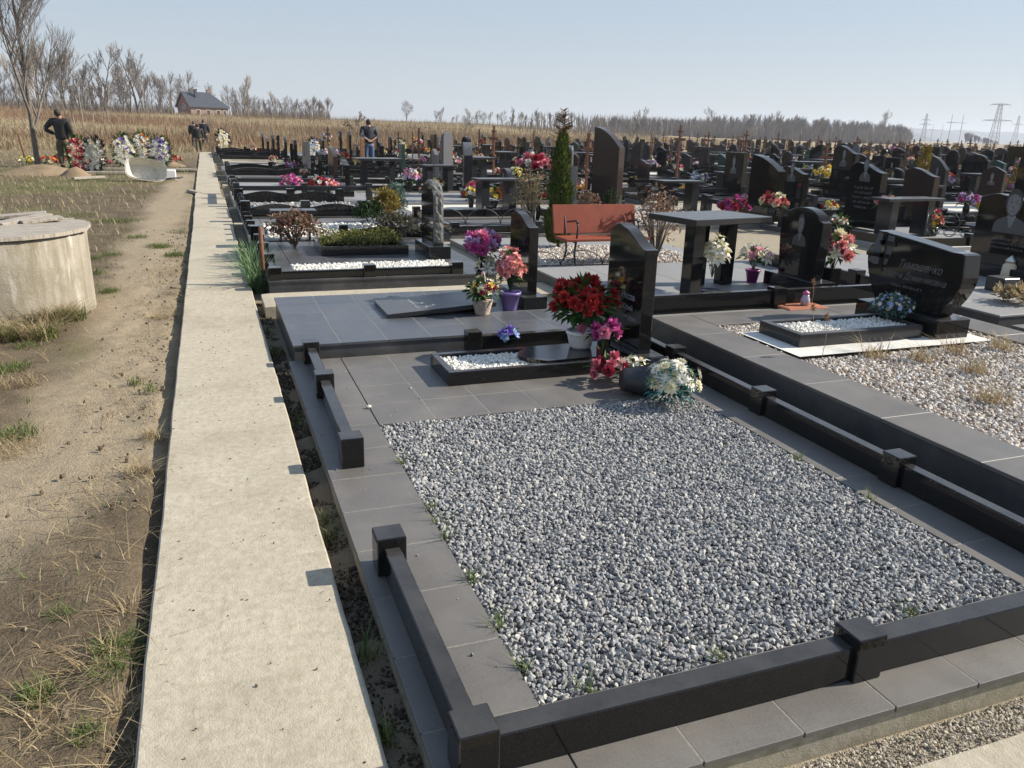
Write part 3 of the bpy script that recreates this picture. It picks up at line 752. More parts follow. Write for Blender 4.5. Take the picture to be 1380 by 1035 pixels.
def bouquet(p, label, cols, r, h, z0, n, kind, s, pot=None, group=None, seed=1, leaves=60, lw=.04, cat='flowers', name='flower_pot', tilt=None, squash=1.0, leafmat=None, stems=True, up=0.0):
    """flowers: pot, foliage and blooms. cols: list of petal colours; dome of radius r centred z0+h*.3 high"""
    rr = random.Random(seed)
    t = thing(name, label, cat, p, 0, group)
    if pot: part('pot', pot_mesh(*pot), t)
    f = MB()
    pts = dome(rr, (0, 0, z0), r, h, n)
    for i in range(leaves):
        v = rdir(rr, .25); q = Vector((v.x * r * .8, v.y * r * .8, z0 + max(-.25, v.z) * h * .75)) * 1.0
        leaf(f, q * 1.0 if i % 3 else Vector((v.x * r * .5, v.y * r * .5, z0 - h * .1)), v + Vector((0, 0, -.2)), lw * rr.uniform(1.2, 2.4), lw * rr.uniform(.6, 1.1))
    if stems:
        for q, v in pts[::2]: f.tube([(0, 0, z0 * .5), (q.x * .5, q.y * .5, z0 * .6 + q.z * .4), q], [.004, .003, .002], 4, 0, False)
    part('foliage', f.mesh('foliage', leafmat or LEAF), t)
    for i, (q, v) in enumerate(pts):
        c = cols[i % len(cols)] if len(cols) < 4 else rr.choice(cols)
        kd = kind if isinstance(kind, str) else kind[i % len(kind)]
        o = part('bloom', bloom_mesh(kd, c, rr.randint(0, 2)), t); k = s * rr.uniform(.8, 1.15)
        o.location = q; o.rotation_euler = ((v + Vector((0, 0, up))).normalized().to_track_quat('Z', 'Y').to_matrix() @ Matrix.Rotation(rr.uniform(0, 6.28), 3, 'Z')).to_euler(); o.scale = (k, k, k)
    if tilt: t.rotation_euler = tilt
    return t

# small bouquets of the distant rows: one mesh, materials for pot, leaves, petals
def small_bouquet(cols, seed, tall=False, wreath=False):
    rr = random.Random(seed); m = MB()
    if tall: m.lathe([(0, 0), (.05, 0), (.07, .2), (0, .2)], 7, 0)
    else: m.lathe([(0, 0), (.08, 0), (.11, .13), (0, .13)], 7, 0)
    z0 = .24 if tall else .17; r = .17 if not tall else .15
    for i in range(26):
        v = rdir(rr, .2); leaf(m, (v.x * r * .7, v.y * r * .7, z0 + v.z * r * .8), v, .11, .06, 1)
    for i, (q, v) in enumerate(dome(rr, (0, 0, z0), r, r * 1.1, 15)): bloom(m, q, v, 'low', .058, 2 + i % len(cols), rr)
    return m.mesh('flowers', BLACK2 if not wreath else WHITEP, LEAF, *[PET[c] for c in cols])

# ------------------------------------------------------------------ bare trees
def tree_segs(rr, h, r0, levels=5, spread=.55, kids=(3, 4), upw=.35, trunk=.3, wob=.12, shrink=.66, first=.25):
    segs = []
    def grow(p, d, L, r, lv):
        n = 3 if lv < 2 else 2
        q = p; pts = [p]; rs = [r]
        for i in range(n):
            d = (d + Vector((rr.uniform(-wob, wob), rr.uniform(-wob, wob), rr.uniform(-wob * .5, wob) + upw * .12))).normalized()
            q = q + d * (L / n); pts.append(q); rs.append(r * (1 - .45 * (i + 1) / n))
        segs.append((pts, rs, lv))
        if lv >= levels: return
        k = rr.randint(*kids)
        for i in range(k):
            f = first + (1 - first) * (i + rr.uniform(.2, 1)) / k if lv else trunk + (1 - trunk) * (i + rr.random()) / k
            f = min(f, .999); j = min(int(f * n), n - 1); g = f * n - j; b = pts[j].lerp(pts[j + 1], g)
            a = rr.uniform(0, 2 * PI); side = d.orthogonal().normalized(); side.rotate(Matrix.Rotation(a, 3, d))
            nd = (d * (1 - spread * .5) + side * spread + Vector((0, 0, upw * .5))).normalized()
            grow(b, nd, L * shrink * rr.uniform(.75, 1.1), max(rs[j] * .62, .004), lv + 1)
        grow(pts[-1], d, L * shrink * .85, rs[-1], lv + 1)
    grow(Vector((0, 0, -.15)), Vector((0, 0, 1)), h * .42, r0, 0)
    return segs
def tree_meshes(rr, h, r0, mat, twig, thin=1.0, **kw):
    s = tree_segs(rr, h, r0, **kw); a = MB(); b = MB()
    for pts, rs, lv in s:
        if lv == 0: a.tube(pts, rs, 8, 0, False)
        else: b.tube(pts, [max(x, .004 * thin) for x in rs], 5 if lv < 3 else 3, 0, False)
    return a.mesh('trunk', mat), b.mesh('crown', twig)
BARK = m_plain('tree_bark', (.15, .125, .10), .9, .45, 12)
TWIG = m_plain('bare_twigs', (.165, .142, .125), .9, .35, 6)
TWIGR = m_plain('reddish_twigs', (.175, .15, .13), .9, .3, 6)
TWIGP = m_plain('pale_twigs', (.30, .26, .21), .9, .3, 6)
def tree(name, label, p, meshes, rz, group=None, sc=1.0):
    t = thing(name, label, 'tree', p, rz, group); t.scale = (sc,) * 3
    part('trunk', meshes[0], t); part('crown', meshes[1], t); return t
def V2(x, y, z=0.0): return Vector((x, y, z))
# ------------------------------------------------------------------ the nearest grave: bed, lid, headstone and its flowers
def bed_frame(x0, x1, y0, y1, z, h, w, label, mat=None, group=None):
    m = MB()
    m.box(x0, y0, 0, x1, y0 + w, h, 0, .004); m.box(x0, y1 - w, 0, x1, y1, h, 0, .004)
    m.box(x0, y0 + w + .001, 0, x0 + w, y1 - w - .001, h - .0005, 0, .004); m.box(x1 - w, y0 + w + .001, 0, x1, y1 - w - .001, h - .0005, 0, .004)
    o = link('flower_bed_frame', m.mesh('flower_bed_frame', mat or BLACK), None, (0, 0, z)); return tag(o, label, 'flower bed', group)
bed_frame(1.38, 2.74, 4.79, 5.28, ZT, .095, .05, 'black granite bed frame round white pebbles on the nearest plot')
gravel([(1.43, 4.84), (2.12, 4.84), (2.12, 5.23), (1.43, 5.23)], .075, .019, .0155, PEBW, PBED, 'white pebbles in the black bed frame of the nearest plot', 'white_pebbles', jag=.2)
ol = [(2.68, 4.845)] + [(2.68, 5.225)] + [(1.95 + .0 + .14 * (1 - math.cos(a)) , 5.035 + .19 * math.cos(PI - a if False else a)) for a in []]
lid = [(2.68, 4.845), (2.68, 5.225)] + [(2.10 - .14 * math.sin(PI * i / 14), 5.225 - .38 * i / 14) for i in range(15)]
m = MB(); n = len(lid)
m.add([(x, y, 0) for x, y in lid] + [(x, y, .028 + (x - 1.96) * .012) for x, y in lid], [tuple(range(n))[::-1][::-1], tuple(range(n, 2 * n))[::-1]] + [(i, i + n, (i + 1) % n + n, (i + 1) % n) for i in range(n)])
lo = link('ledger_stone', m.mesh('ledger_stone', BLACK), None, (0, 0, ZT + .078)); tag(lo, 'polished dark lid with a rounded end beside the white pebbles', 'grave slab')
p = V2(2.78, 5.06, ZT)
h1 = headstone(p, 'wave', .54, height(p, 303), .10, BLACK, 'wave topped black headstone behind the red flowers in a white pot', portrait=None)
slab1 = children(h1)[0]
for k, (tx, sz, v) in enumerate((('Носов', .066, .365), ('Юрий', .056, .285), ('Иванович', .056, .215))):
    o = part('inscription', text_mesh(tx, sz, LETTER, .0), slab1); o.location = (-.0010, -.07, v)
bouquet(V2(2.47, 5.10, ZT + .112), 'big red geraniums in a white ribbed pot before the wave topped headstone', ['red'], .22, .20, .29, 52, 'rose', .055, ('ribbed', WHITEP, .93), seed=3, leaves=220, lw=.055)
bouquet(V2(2.56, 4.90, ZT + .11), 'pink roses in front of the wave topped headstone, above the crimson ones', ['magenta', 'pink'], .13, .08, .15, 13, 'rose', .058, ('vase', BLACK, .8), seed=5, leaves=30, lw=.04)
bouquet(V2(*at(819, 516, ZT)[:2], ZT), 'crimson roses lying on the tiles by the black bed frame', ['rose', 'crimson'], .12, .10, .07, 13, 'rose', .05, None, seed=6, leaves=14, stems=False)
bouquet(V2(*at(852, 514, ZT)[:2], ZT), 'white lilies lying beside crimson roses at the headstone foot', ['white', 'cream'], .10, .08, .06, 8, 'lily', .075, None, seed=8, leaves=26, stems=False)
t = thing('grave_lantern', 'small golden grave lantern between the pink and crimson roses', 'lantern', V2(*at(809, 478, ZT + .1)[:2], ZT + .09))
m = MB(); m.lathe([(0, 0), (.03, 0), (.032, .01), (.028, .05), (.032, .055)], 14); part('glass', m.mesh('glass', m_plain('red_glass', (.25, .02, .02), .15)), t)
m = MB(); m.lathe([(.034, .055), (.034, .065), (.028, .085), (.03, .10), (.018, .115), (.006, .12), (.006, .13), (0, .132)], 14); part('cap', m.mesh('cap', m_plain('brass', (.42, .28, .09), .35, metal=.8)), t)
POTB = m_plain('black_plastic', (.022, .022, .026), .4, .2, 30)
def lying_pot(pp, label, s, rz):
    o = link('plant_pot', pot_mesh('plain', POTB, s), None, pp); o.rotation_euler = (rad(96), 0, rz); return tag(o, label, 'plant pot')
pd = at(838, 532, ZT); pd.z = ZT + .105
lying_pot(pd, 'black plastic pot tipped over beside the white and teal daisies', 1.25, rad(82))
pl = at(872, 503, ZT); pl.z = ZT + .07
lying_pot(pl, 'empty black pot lying behind the white lilies', .85, rad(60))
pdz = at(903, 548, .02)
bouquet(V2(pdz.x + .03, pdz.y + .05, .08), 'white daisies with teal leaves lying on the edge of the gravel', ['white', 'cream', 'white'], .17, .17, .05, 36, 'daisy', .052, None, seed=11, leaves=330, lw=.024, leafmat=m_leaf('teal_leaf', [(.03, .14, .11), (.06, .24, .21), (.02, .09, .05), (.10, .32, .30)]), stems=False)
bouquet(V2(*at(684, 470, ZT)[:2], ZT), 'small violet pansies standing against the raised blue grey platform', ['violet', 'blue'], .06, .08, .09, 9, 'low', .042, None, seed=12, leaves=22, lw=.03)
o = link('pale_stone', np_mesh('pale_stone', ICO * [.018, .014, .012], ICF, PEBW), None, at(497, 548, ZT + .012)); tag(o, 'single pale pebble lying on the grey tiles', 'pebble')

# ------------------------------------------------------------------ second platform
t = thing('book_slab', 'tilted black stone slab with engraved lines on blue grey tiles', 'grave slab', (1.80, 6.66, .115))
m = MB(); M = Matrix.Translation((0, 0, .045)) @ Matrix.Rotation(rad(-3.6), 4, 'Y'); m.box(-.50, -.29, -.018, .46, .29, .022, 0, .004, M); part('slab', m.mesh('slab', BLACK2), t)
m = MB(); m.box(.20, -.2, .0, .30, .2, .058, 0, .003); part('rest', m.mesh('rest', BLACK), t)
m = MB()
for k in range(4):
    for q in range(7):
        if R.random() < .85: m.box(-.22 + k * .075 + R.uniform(-.006, .006), -.20 + q * .055, .0232, -.205 + k * .075, -.165 + q * .055 - R.uniform(0, .015), .0238, 0, 0, M)
part('inscription', m.mesh('inscription', LETTER), t)
p = V2(2.60, 6.75, .115)
headstone(p, 'wave', .48, height(p, 285), .09, BLACK, 'wave topped black headstone beside the pink flowers on blue grey tiles', base_h=.11)
# basket
t = bouquet(V2(*at(650, 424, .115)[:2], .115), 'wicker basket of mixed pale yellow and red flowers on blue grey tiles', ['cream', 'yellow', 'pink', 'crimson', 'white'], .13, .11, .20, 30, 'low', .036, None, seed=14, leaves=130, lw=.04, name='flower_basket')
m = MB()
for k in range(11): m.tube([((.055 + .028 * k / 10) * math.cos(a), (.055 + .028 * k / 10) * math.sin(a), .008 + .012 * k) for a in [2 * PI * i / 20 + k for i in range(21)]], .0075, 5)
m.lathe([(0, .002), (.054, .002), (.08, .13), (0, .128)], 16)
part('basket', m.mesh('basket', m_plain('wicker', (.42, .34, .27), .8, .4, 70)), t)
m = MB(); m.tube([(0, .08 * math.cos(a), .13 + .24 * math.sin(a)) for a in [PI * i / 16 for i in range(17)]], .007, 6); part('handle', m.mesh('handle', m_plain('pink_wicker', (.5, .33, .30), .8, .3, 70)), t)
bouquet(V2(*at(687, 417, .115)[:2], .115), 'coral lilies in a purple pot beside the wave topped black headstone', ['coral', 'coral', 'rose'], .11, .24, .30, 64, 'low', .042, ('plain', m_plain('purple_plastic', (.20, .14, .36), .4), 1.05), seed=15, leaves=40)
bouquet(V2(2.30, 6.92, .115), 'tall bouquet of big pink and lilac blooms behind the basket', ['magenta', 'pink', 'lilac'], .15, .15, .47, 38, 'rose', .060, ('vase', BLACK, 1.2), seed=16, leaves=40)
bouquet(V2(*at(655, 405, .115)[:2], .115), 'few cream blossoms below the tall pink bouquet', ['cream', 'white'], .08, .09, .30, 8, 'lily', .07, None, seed=17, leaves=24)

# ------------------------------------------------------------------ third plot: white strip, ground-cover bed, hewn headstone
platform(.48, 2.96, 8.33, 11.18, .10, 'third grave plot with a strip of white pebbles and a leafy bed', (.80, 2.60, 8.88, 9.34), (TILED, GROUT, TILED), .46)
gravel([(.80, 8.88), (2.60, 8.88), (2.60, 9.34), (.80, 9.34)], .086, .027, .021, PEBW, PBED, 'strip of white pebbles at the front of the third plot', 'white_pebbles', jag=.2)
pw = .13
fpp = [(.56, 8.42), (1.53, 8.42), (2.50, 8.42)]
fence(railsegs(fpp, pw), fpp, .10, .085, .13, pw, .06, 'black rail with three posts across the front of the third plot')
lp = [(.56, 9.35), (.56, 10.25), (.56, 11.05)]
fence([((.56, 8.49), (.56, 9.29))] + railsegs(lp, pw), lp, .10, .085, .13, pw, .06, 'black rail along the path side of the third plot')
bed_frame(1.22, 2.30, 9.86, 10.72, .10, .11, .06, 'dark frame round the yellow green ground cover bed')
def leafmass(name, p, rx, ry, h, n, L, mat, label, cat, seed=1, stems=None, box=False, twigs=0, kindf=None):
    rr = random.Random(seed); t = thing(name, label, cat, p); m = MB()
    for i in range(n):
        if box: x, y = rr.uniform(-rx, rx), rr.uniform(-ry, ry); z = h * rr.uniform(.45, 1) * (1 + .25 * math.sin(x * 9 + seed) * math.cos(y * 7))
        else:
            v = rdir(rr, .2); q = rr.uniform(.45, 1.05); x, y, z = v.x * rx * q, v.y * ry * q, h * .5 + v.z * h * .5 * q
        leaf(m, (x, y, max(.01, z)), rdir(rr, .25), L * rr.uniform(.6, 1.2), L * rr.uniform(.35, .55))
    part('foliage', m.mesh('foliage', mat), t)
    if twigs:
        m = MB()
        for i in range(twigs):
            v = rdir(rr, .5); m.tube([(0, 0, 0), (v.x * rx * .5, v.y * ry * .5, h * .4), (v.x * rx * .95, v.y * ry * .95, h * (.5 + .45 * max(v.z, 0)))], [.012, .007, .003], 4, 0, False)
        part('stems', m.mesh('stems', BARK), t)
    return t
YG = m_leaf('yellow_green_leaf', [(.10, .12, .02), (.20, .20, .045), (.06, .08, .015), (.30, .27, .08)])
BRZ = m_leaf('bronze_leaf', [(.16, .06, .04), (.28, .14, .10), (.08, .09, .03), (.4, .26, .2), (.12, .04, .03)])
DKG = m_leaf('dark_conifer', [(.012, .03, .01), (.025, .055, .015), (.045, .08, .02)])
THU = m_leaf('thuja_green', [(.03, .055, .01), (.06, .095, .018), (.10, .135, .028), (.15, .17, .04)])
GLD = m_leaf('golden_conifer', [(.24, .17, .03), (.36, .27, .05), (.15, .13, .03), (.30, .20, .06)])
BLU = m_leaf('blue_conifer', [(.08, .14, .11), (.16, .24, .2), (.05, .09, .06)])
leafmass('ground_cover', V2(1.76, 10.29, .12), .50, .40, .20, 1900, .05, YG, 'yellow green creeping plants filling the dark framed bed', 'plants', 2, box=True)
leafmass('shrub', V2(.98, 10.62, .10), .36, .30, .46, 900, .075, BRZ, 'bronze leaved bush on the path side of the third plot', 'shrub', 3, twigs=22)
p = V2(2.52, 9.77, .10)
t = headstone(p, 'round', .58, height(p, 244), .13, BLACK, 'tall headstone with rough hewn grey edges beside the leafy bed', base_h=.15)
# hewn flank: a knobbly skin round the narrow faces
sl_ = children(t)[0]; me0 = sl_.data; m = MB(); W_, T_ = .58, .13
ola = SHAPES['round'](W_, height(p, 244) - .15); ed = []
for (a, b) in zip(ola[1:], ola[2:] + ola[:1]):
    k = max(1, int(math.hypot(b[0] - a[0], b[1] - a[1]) / .045)); ed += [(a[0] + (b[0] - a[0]) * i / k, a[1] + (b[1] - a[1]) * i / k) for i in range(k)]
rr = random.Random(4); rows = 5; vs = []; cxz = (0, sum(e[1] for e in ed) / len(ed))
for r_ in range(rows):
    for e in ed:
        d = Vector((e[0] - cxz[0], e[1] - cxz[1])).normalized(); k = (.004 if r_ in (0, rows - 1) else .008 + rr.uniform(0, .022))
        vs.append((T_ * r_ / (rows - 1) + (.002 if r_ == 0 else -.002 if r_ == rows - 1 else rr.uniform(-.006, .006)), e[0] + d.x * k, max(0.002, e[1] + d.y * k)))
fs = []; n = len(ed)
for r_ in range(rows - 1):
    for i in range(n - 1): fs.append((r_ * n + i, r_ * n + i + 1, (r_ + 1) * n + i + 1, (r_ + 1) * n + i))
m.add(vs, fs); part('hewn_edge', m.mesh('hewn_edge', ROUGHST), sl_)
# rusty stake and grass by the path
p = at(356, 392, -.08); hh = height(p, 306); m = MB(); m.tube([(0, 0, 0), (.005, 0, hh)], .022, 8); o = link('stake', m.mesh('stake', RUST), None, p); tag(o, 'rusty stake standing at the path edge by the third plot', 'stake')

# ------------------------------------------------------------------ fourth and fifth plots
platform(.46, 2.96, 11.48, 14.20, .08, 'fourth plot along the path with a white gravel square and dark bench', (.74, 2.50, 11.80, 13.35), (GREY, GROUT, TILED), .5)
gravel([(.74, 11.80), (2.50, 11.80), (2.50, 13.35), (.74, 13.35)], .065, .045, .033, PEBW, PBED, 'white gravel square on the fourth plot', 'white_pebbles', jag=.2)
fpp = [(.54, 11.55), (1.74, 11.55), (2.92, 11.55)]
fence([((1.80, 11.55), (2.86, 11.55))], fpp, .08, .16, .2, pw, .06, 'wavy black rail at the front of the fourth plot', wave=1)
lp = posts_line((.54, 12.2), (.54, 14.1), 4)
fence(railsegs(lp, pw), lp, .08, .085, .13, pw, .06, 'black rail with four posts on the path side of the fourth plot')
def stone_bench(p, L, w, h, label, rz=0, mat=None, group=None, cat='bench', name='stone_bench', legw=.07):
    t = thing(name, label, cat, p, rz, group)
    m = MB(); m.box(-L / 2, -w / 2, h - .045, L / 2, w / 2, h, 0, .005); part('top', m.mesh('top', mat or BLACK2), t)
    for s in (-1, 1):
        m = MB(); m.box(s * L * .32 - legw / 2, -w * .36, 0, s * L * .32 + legw / 2, w * .36, h - .046, 0, .003); part('leg', m.mesh('leg', mat or BLACK), t)
    return t
a = at(365, 284, .50); b = at(428, 284, .50)
stone_bench(V2((a.x + b.x) / 2, a.y + .15, .08), b.x - a.x, .3, .42, 'thin legged dark bench behind the bronze leaved bush', legw=.03)
leafmass('conifer', V2(*at(497, 308, .08)[:2], .08), .25, .25, .42, 700, .07, DKG, 'dark low conifer in front of the golden and blue conifers', 'conifer', 5)
leafmass('conifer', V2(*at(520, 306, .08)[:2], .08), .24, .24, .62, 700, .09, GLD, 'golden conifer in the planter behind the hewn headstone', 'conifer', 6)
leafmass('conifer', V2(*at(533, 300, .08)[:2], .08), .22, .22, .66, 700, .08, BLU, 'blue conifer beside the golden one on the fourth plot', 'conifer', 7)
leafmass('shrub', V2(*at(535, 325, .08)[:2], .08), .34, .30, .40, 700, .07, m_leaf('dull_bush', [(.05, .05, .03), (.10, .08, .05), (.03, .05, .02)]), 'dull dark bush left of the hewn headstone', 'shrub', 8, twigs=12)
platform(.46, 2.96, 14.42, 17.30, .08, 'fifth plot along the path, pale gravel between wavy rails', (.74, 2.70, 14.72, 17.0), (TILED, GROUT, TILED), .5)
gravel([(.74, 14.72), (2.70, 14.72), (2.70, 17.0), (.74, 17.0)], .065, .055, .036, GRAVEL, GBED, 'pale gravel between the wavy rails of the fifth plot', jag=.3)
for y, lb in ((14.52, 'front'), (17.2, 'rear')):
    q = [(.55, y), (1.55, y), (2.55, y), (2.9, y)]
    fence(railsegs(q[:3], .16), q[:3], .08, .22, .27, .16, .07, 'wavy black rail at the %s of the fifth plot' % lb, wave=1)
q = posts_line((.55, 15.1), (.55, 16.7), 3)
fence(railsegs(q, .14), q, .08, .085, .12, .14, .06, 'black rail with ball topped posts on the path side of the fifth plot', ball=True)
# number plate on a thin stake
p = at(316, 268, -.1); t = thing('number_plate', 'black plate numbered 3 0 on a thin stake by the path', 'sign', p)
H = height(p, 240); m = MB(); m.tube([(0, 0, 0), (0, 0, H - .1)], .012, 6); part('stake', m.mesh('stake', IRON), t)
m = MB(); m.box(-.115, -.006, H - .20, .115, .006, H + .02, 0, .003); pl_ = part('plate', m.mesh('plate', m_plain('black_paint', (.012, .012, .014), .5)), t)
me = text_mesh('3 0', .155, m_plain('white_paint', (.8, .8, .78), .6)); me.transform(Matrix.Rotation(rad(90), 4, 'Z')); o = part('lettering', me, pl_); o.location = (0, -.0075, H - .115)
m = MB()
for i in range(9): m.box(-.08 + i * .018, -.009, H - .165, -.068 + i * .018, -.007, H - .145)
part('small_print', m.mesh('small_print', LETTER), pl_)

# ------------------------------------------------------------------ barrel headstone plot
Z1 = .15
m = MB(); m.box(0, 0, 0, 1, 1, 1); 
sl2 = link('white_chip_layer', None if False else bed([(3.86, 4.37), (5.74, 4.37), (5.74, 5.10), (3.86, 5.10)], Z1 + .004, m_concrete('white_marble_chips', (.74, .72, .66), (.66, .64, .58), (.5, .48, .42), 2.0, .5), 'white_chips')); sl2.name = 'white_slab'; tag(sl2, 'white slab under the black bed frame by the barrel headstone', 'slab')
bed_frame(4.02, 5.22, 4.58, 5.06, Z1 + .004, .10, .06, 'black bed frame on the white slab before the barrel headstone', GREY if False else BLACK2)
gravel([(4.08, 4.64), (5.15, 4.64), (5.15, 5.0), (4.08, 5.0)], Z1 + .075, .019, .0155, PEBW, PBED, 'white pebbles in the bed before the barrel headstone', 'white_pebbles', jag=.2)
t = thing('headstone', 'wide black barrel shaped headstone with cursive name and cross', 'headstone', (5.30, 4.94, Z1))
m = MB(); m.box(-.02, -.44, 0, .32, .44, .155, 0, .006); part('base', m.mesh('base', BLACK), t)
# outline: u along y (+ far), v height
topL, topR = .98, .84
ol = [(-.20, 0), (.34, 0)] + [(.34 + .22 * math.sin(PI * .5 * i / 6), .42 * (i / 6) ** 1.25) for i in range(1, 7)] + [(.555, .55), (.545, .66), (.50, .70), (.47, .86)] + [(.47 - i / 10 * .98, .86 - .035 * i / 10 - .10 * (i / 10) ** 1.3) for i in range(1, 11)] + [(-.55, .60), (-.57, .48), (-.54, .34), (-.42, .14), (-.34, .05)]
ol = [(-.34, 0), (.40, 0)] + ol[2:-1]
Mb = Matrix.Translation((.07, 0, .153))
ol = [(-.36 - .21 * math.sin(PI * .5 * min(1, v / .5)) + .03 * max(0, (v - .5) / .3), v) for v in [.74 * i / 12 for i in range(13)]]
ol = [(.36 + .20 * math.sin(PI * .5 * v / .6), v) for v in [.62 * i / 8 for i in range(9)]] + [(.55, .66), (.50, .70), (.47, .86)] + [(.47 - i / 10 * .97, .86 - .035 * i / 10 - .085 * (i / 10) ** 1.3) for i in range(1, 10)] + [(-.505, .755)] + ol[::-1][0:]
ks = .70; ol = [(u * .88, v * ks) for u, v in ol]
m = MB(); m.prism(ol, .17, 0, .008, Mb); sb = part('slab', m.mesh('slab', BLACK), t)
m = MB(); m.add([(-.0012, u * .88, v * ks) for u, v in ((.50, .64), (.535, .48), (.46, .45), (.30, .47), (.26, .62), (.25, .815), (.455, .84))], [(0, 1, 2, 3, 4, 5, 6)], 0, False, Mb); part('matt_panel', m.mesh('matt_panel', m_plain('matt_granite', (.085, .085, .085), .6, .3, 200)), sb)
m = MB()
for (u0, u1, v0, v1) in ((.335, .385, .38, .86), (.22, .41, .70, .755), (.28, .56, .545, .60)): m.box(-.014, u0 * .88, v0 * ks, -.002 - .0005 * v0, u1 * .88, v1 * ks, 0, .002, Mb)
part('cross', m.mesh('cross', BLACK), sb)
for tx, sz, u, v in (('Тимошенко', .092, -.08, .335), ('Татьяна Доминиковна', .074, -.02, .245), ('12.05.1951  -  28.03.2018', .05, -.05, .235)):
    if tx[0] == '1': continue
    o = part('inscription', text_mesh(tx, sz, m_plain('fine_engraving', (.11, .11, .11), .7), .42, sx=.84, depth=.0002), sb); o.location = (.0685, u, v + .153)
o = part('inscription', script_mesh(.5, 1, .05, LETTERD, random.Random(3)), sb); o.location = (.0685, 0.02, .17 + .153)
sp_ = bouquet(V2(5.16, 4.86, Z1 + .08), 'pale grey blue sprigs of silver leaves against the barrel headstone', ['white', 'blue'], .16, .13, .10, 60, 'low', .018, None, seed=21, leaves=240, lw=.028, leafmat=BLU)

# plot behind it: table, shield headstone, pots
platform(3.42, 6.55, 5.84, 8.42, .13, 'plot with a black table behind the barrel headstone', None, (TILEL, GROUT, TILED), .6)
q = [(4.86, 5.93), (6.40, 5.93)]
fence([((3.45, 5.93), (4.80, 5.93))] + railsegs(q, .13), q, .13, .17, .19, .13, .06, 'black rail in front of the plot with the table')
q = [(6.42, 6.6), (6.42, 7.5), (6.42, 8.3)]
fence([((6.42, 6.0), (6.42, 6.54))] + railsegs(q, .13), q, .13, .15, .19, .13, .06, 'black rail on the far right of the plot with the table')
t = thing('table', 'heavy black granite table with wide top beside the wave topped headstone', 'table', (4.70, 6.88, .13), rad(11))
m = MB(); m.box(-.52, -.34, .69, .52, .34, .75, 0, .006); part('tabletop', m.mesh('tabletop', BLACK2), t)
for sx, sy in ((-.40, -.22), (.08, .2), (.40, .12)):
    m = MB(); m.box(sx - .07, sy - .07, .002, sx + .07, sy + .07, .69, 0, .005); part('leg', m.mesh('leg', BLACK), t)
p = V2(5.62, 6.62, .13)
headstone(p, 'shoulder', .62, height(p, 279), .12, BLACK, 'broad shouldered black headstone with worn oval portrait, right of the table', portrait=(0, .32, .22, .34), base_h=.14)
bouquet(V2(*at(957, 397, .13)[:2], .13), 'tall white and cream orchids in a low black bowl', ['cream', 'white'], .13, .22, .34, 17, 'lily', .085, ('bowl', POTB, .9), seed=23, leaves=26, lw=.035)
bouquet(V2(*at(1013, 380, .13)[:2], .13), 'white lilies in a purple pot left of the shouldered headstone', ['white', 'cream', 'white', 'pink'], .17, .12, .26, 17, 'lily', .07, ('plain', m_plain('plum_plastic', (.16, .012, .12), .35), .9), seed=24, leaves=46)
bouquet(V2(*at(1118, 388, .16)[:2], .16), 'white orchids and pink roses in a black square vase by the shouldered headstone', ['white', 'coral', 'cream', 'pink'], .18, .20, .34, 24, ('lily', 'rose'), .075, ('square', BLACK, 1.25), seed=25, leaves=70, lw=.05)
m = MB(); m.box(-.22, -.12, 0, .22, .12, .03, 0, .004); m.box(-.20, -.10, .0301, .20, .10, .034); o = link('tray', m.mesh('tray', m_plain('terracotta', (.38, .14, .07), .75, .2, 30)), None, V2(*at(1082, 392, .3)[:2], .13)); tag(o, 'flat orange terracotta tray behind the black rail', 'tray')
t = thing('grave_lantern', 'small glass lantern on the terracotta tray', 'lantern', V2(*at(1087, 392, .3)[:2], .166))
m = MB(); m.lathe([(0, 0), (.035, 0), (.045, .05), (.03, .09), (.028, .1)], 12); part('glass', m.mesh('glass', m_plain('lilac_glass', (.45, .42, .5), .1)), t)
m = MB(); m.lathe([(.03, .1), (.032, .12), (0, .14)], 12); part('cap', m.mesh('cap', m_plain('pink_cap', (.5, .12, .25), .4)), t)
# right edge: portrait headstone
platform(6.62, 10.3, .8, 4.9, .10, 'low grey kerbed plot at the right edge beyond the barrel headstone', (7.0, 9.9, 1.2, 4.5), (TILE, GROUT, TILED), .6)
gravel([(7.0, 1.2), (9.9, 1.2), (9.9, 4.5), (7.0, 4.5)], .07, .05, .036, PEBB, PBED, 'beige pebbles in the low kerbed plot at the right edge', jag=.2)
platform(6.66, 10.4, 5.05, 8.5, .15, 'pale tiled plot under the large portrait headstone', None, (TILEL, GROUT, TILED), .6)
p = V2(8.50, 6.55, .15)
headstone(p, 'wave', .92, height(p, 263), .14, BLACK, 'large black headstone with engraved portrait at the right edge', portrait=(.02, .38, .46, .52), script=(0, .30, .6, 3, .05), base_h=.14, seed=4)
for (px, py, s, lb, c) in ((1357, 378, 1.7, 'big clear glass lantern at the foot of the large portrait headstone', (.6, .5, .35)), (1322, 368, 1.1, 'pale lantern left of the big glass one', (.55, .45, .5))):
    t = thing('grave_lantern', lb, 'lantern', V2(*at(px, py, .15)[:2], .15)); m = MB(); m.lathe([(0, 0), (.04 * s, 0), (.05 * s, .03 * s), (.045 * s, .1 * s), (.03 * s, .12 * s)], 12); part('glass', m.mesh('glass', m_plain('lantern_glass', c, .12)), t)
    m = MB(); m.lathe([(.032 * s, .12 * s), (.034 * s, .135 * s), (.012 * s, .16 * s), (0, .17 * s)], 12); part('cap', m.mesh('cap', m_plain('silver_cap', (.6, .58, .52), .3, metal=.8)), t)
m = MB(); m.box(-.11, -.11, 0, .11, .11, .15, 0, .006); o = link('stone_block', m.mesh('stone_block', BLACK2), None, V2(*at(1348, 392, .15)[:2], .15)); tag(o, 'small dark stone block before the glass lantern', 'stone block')
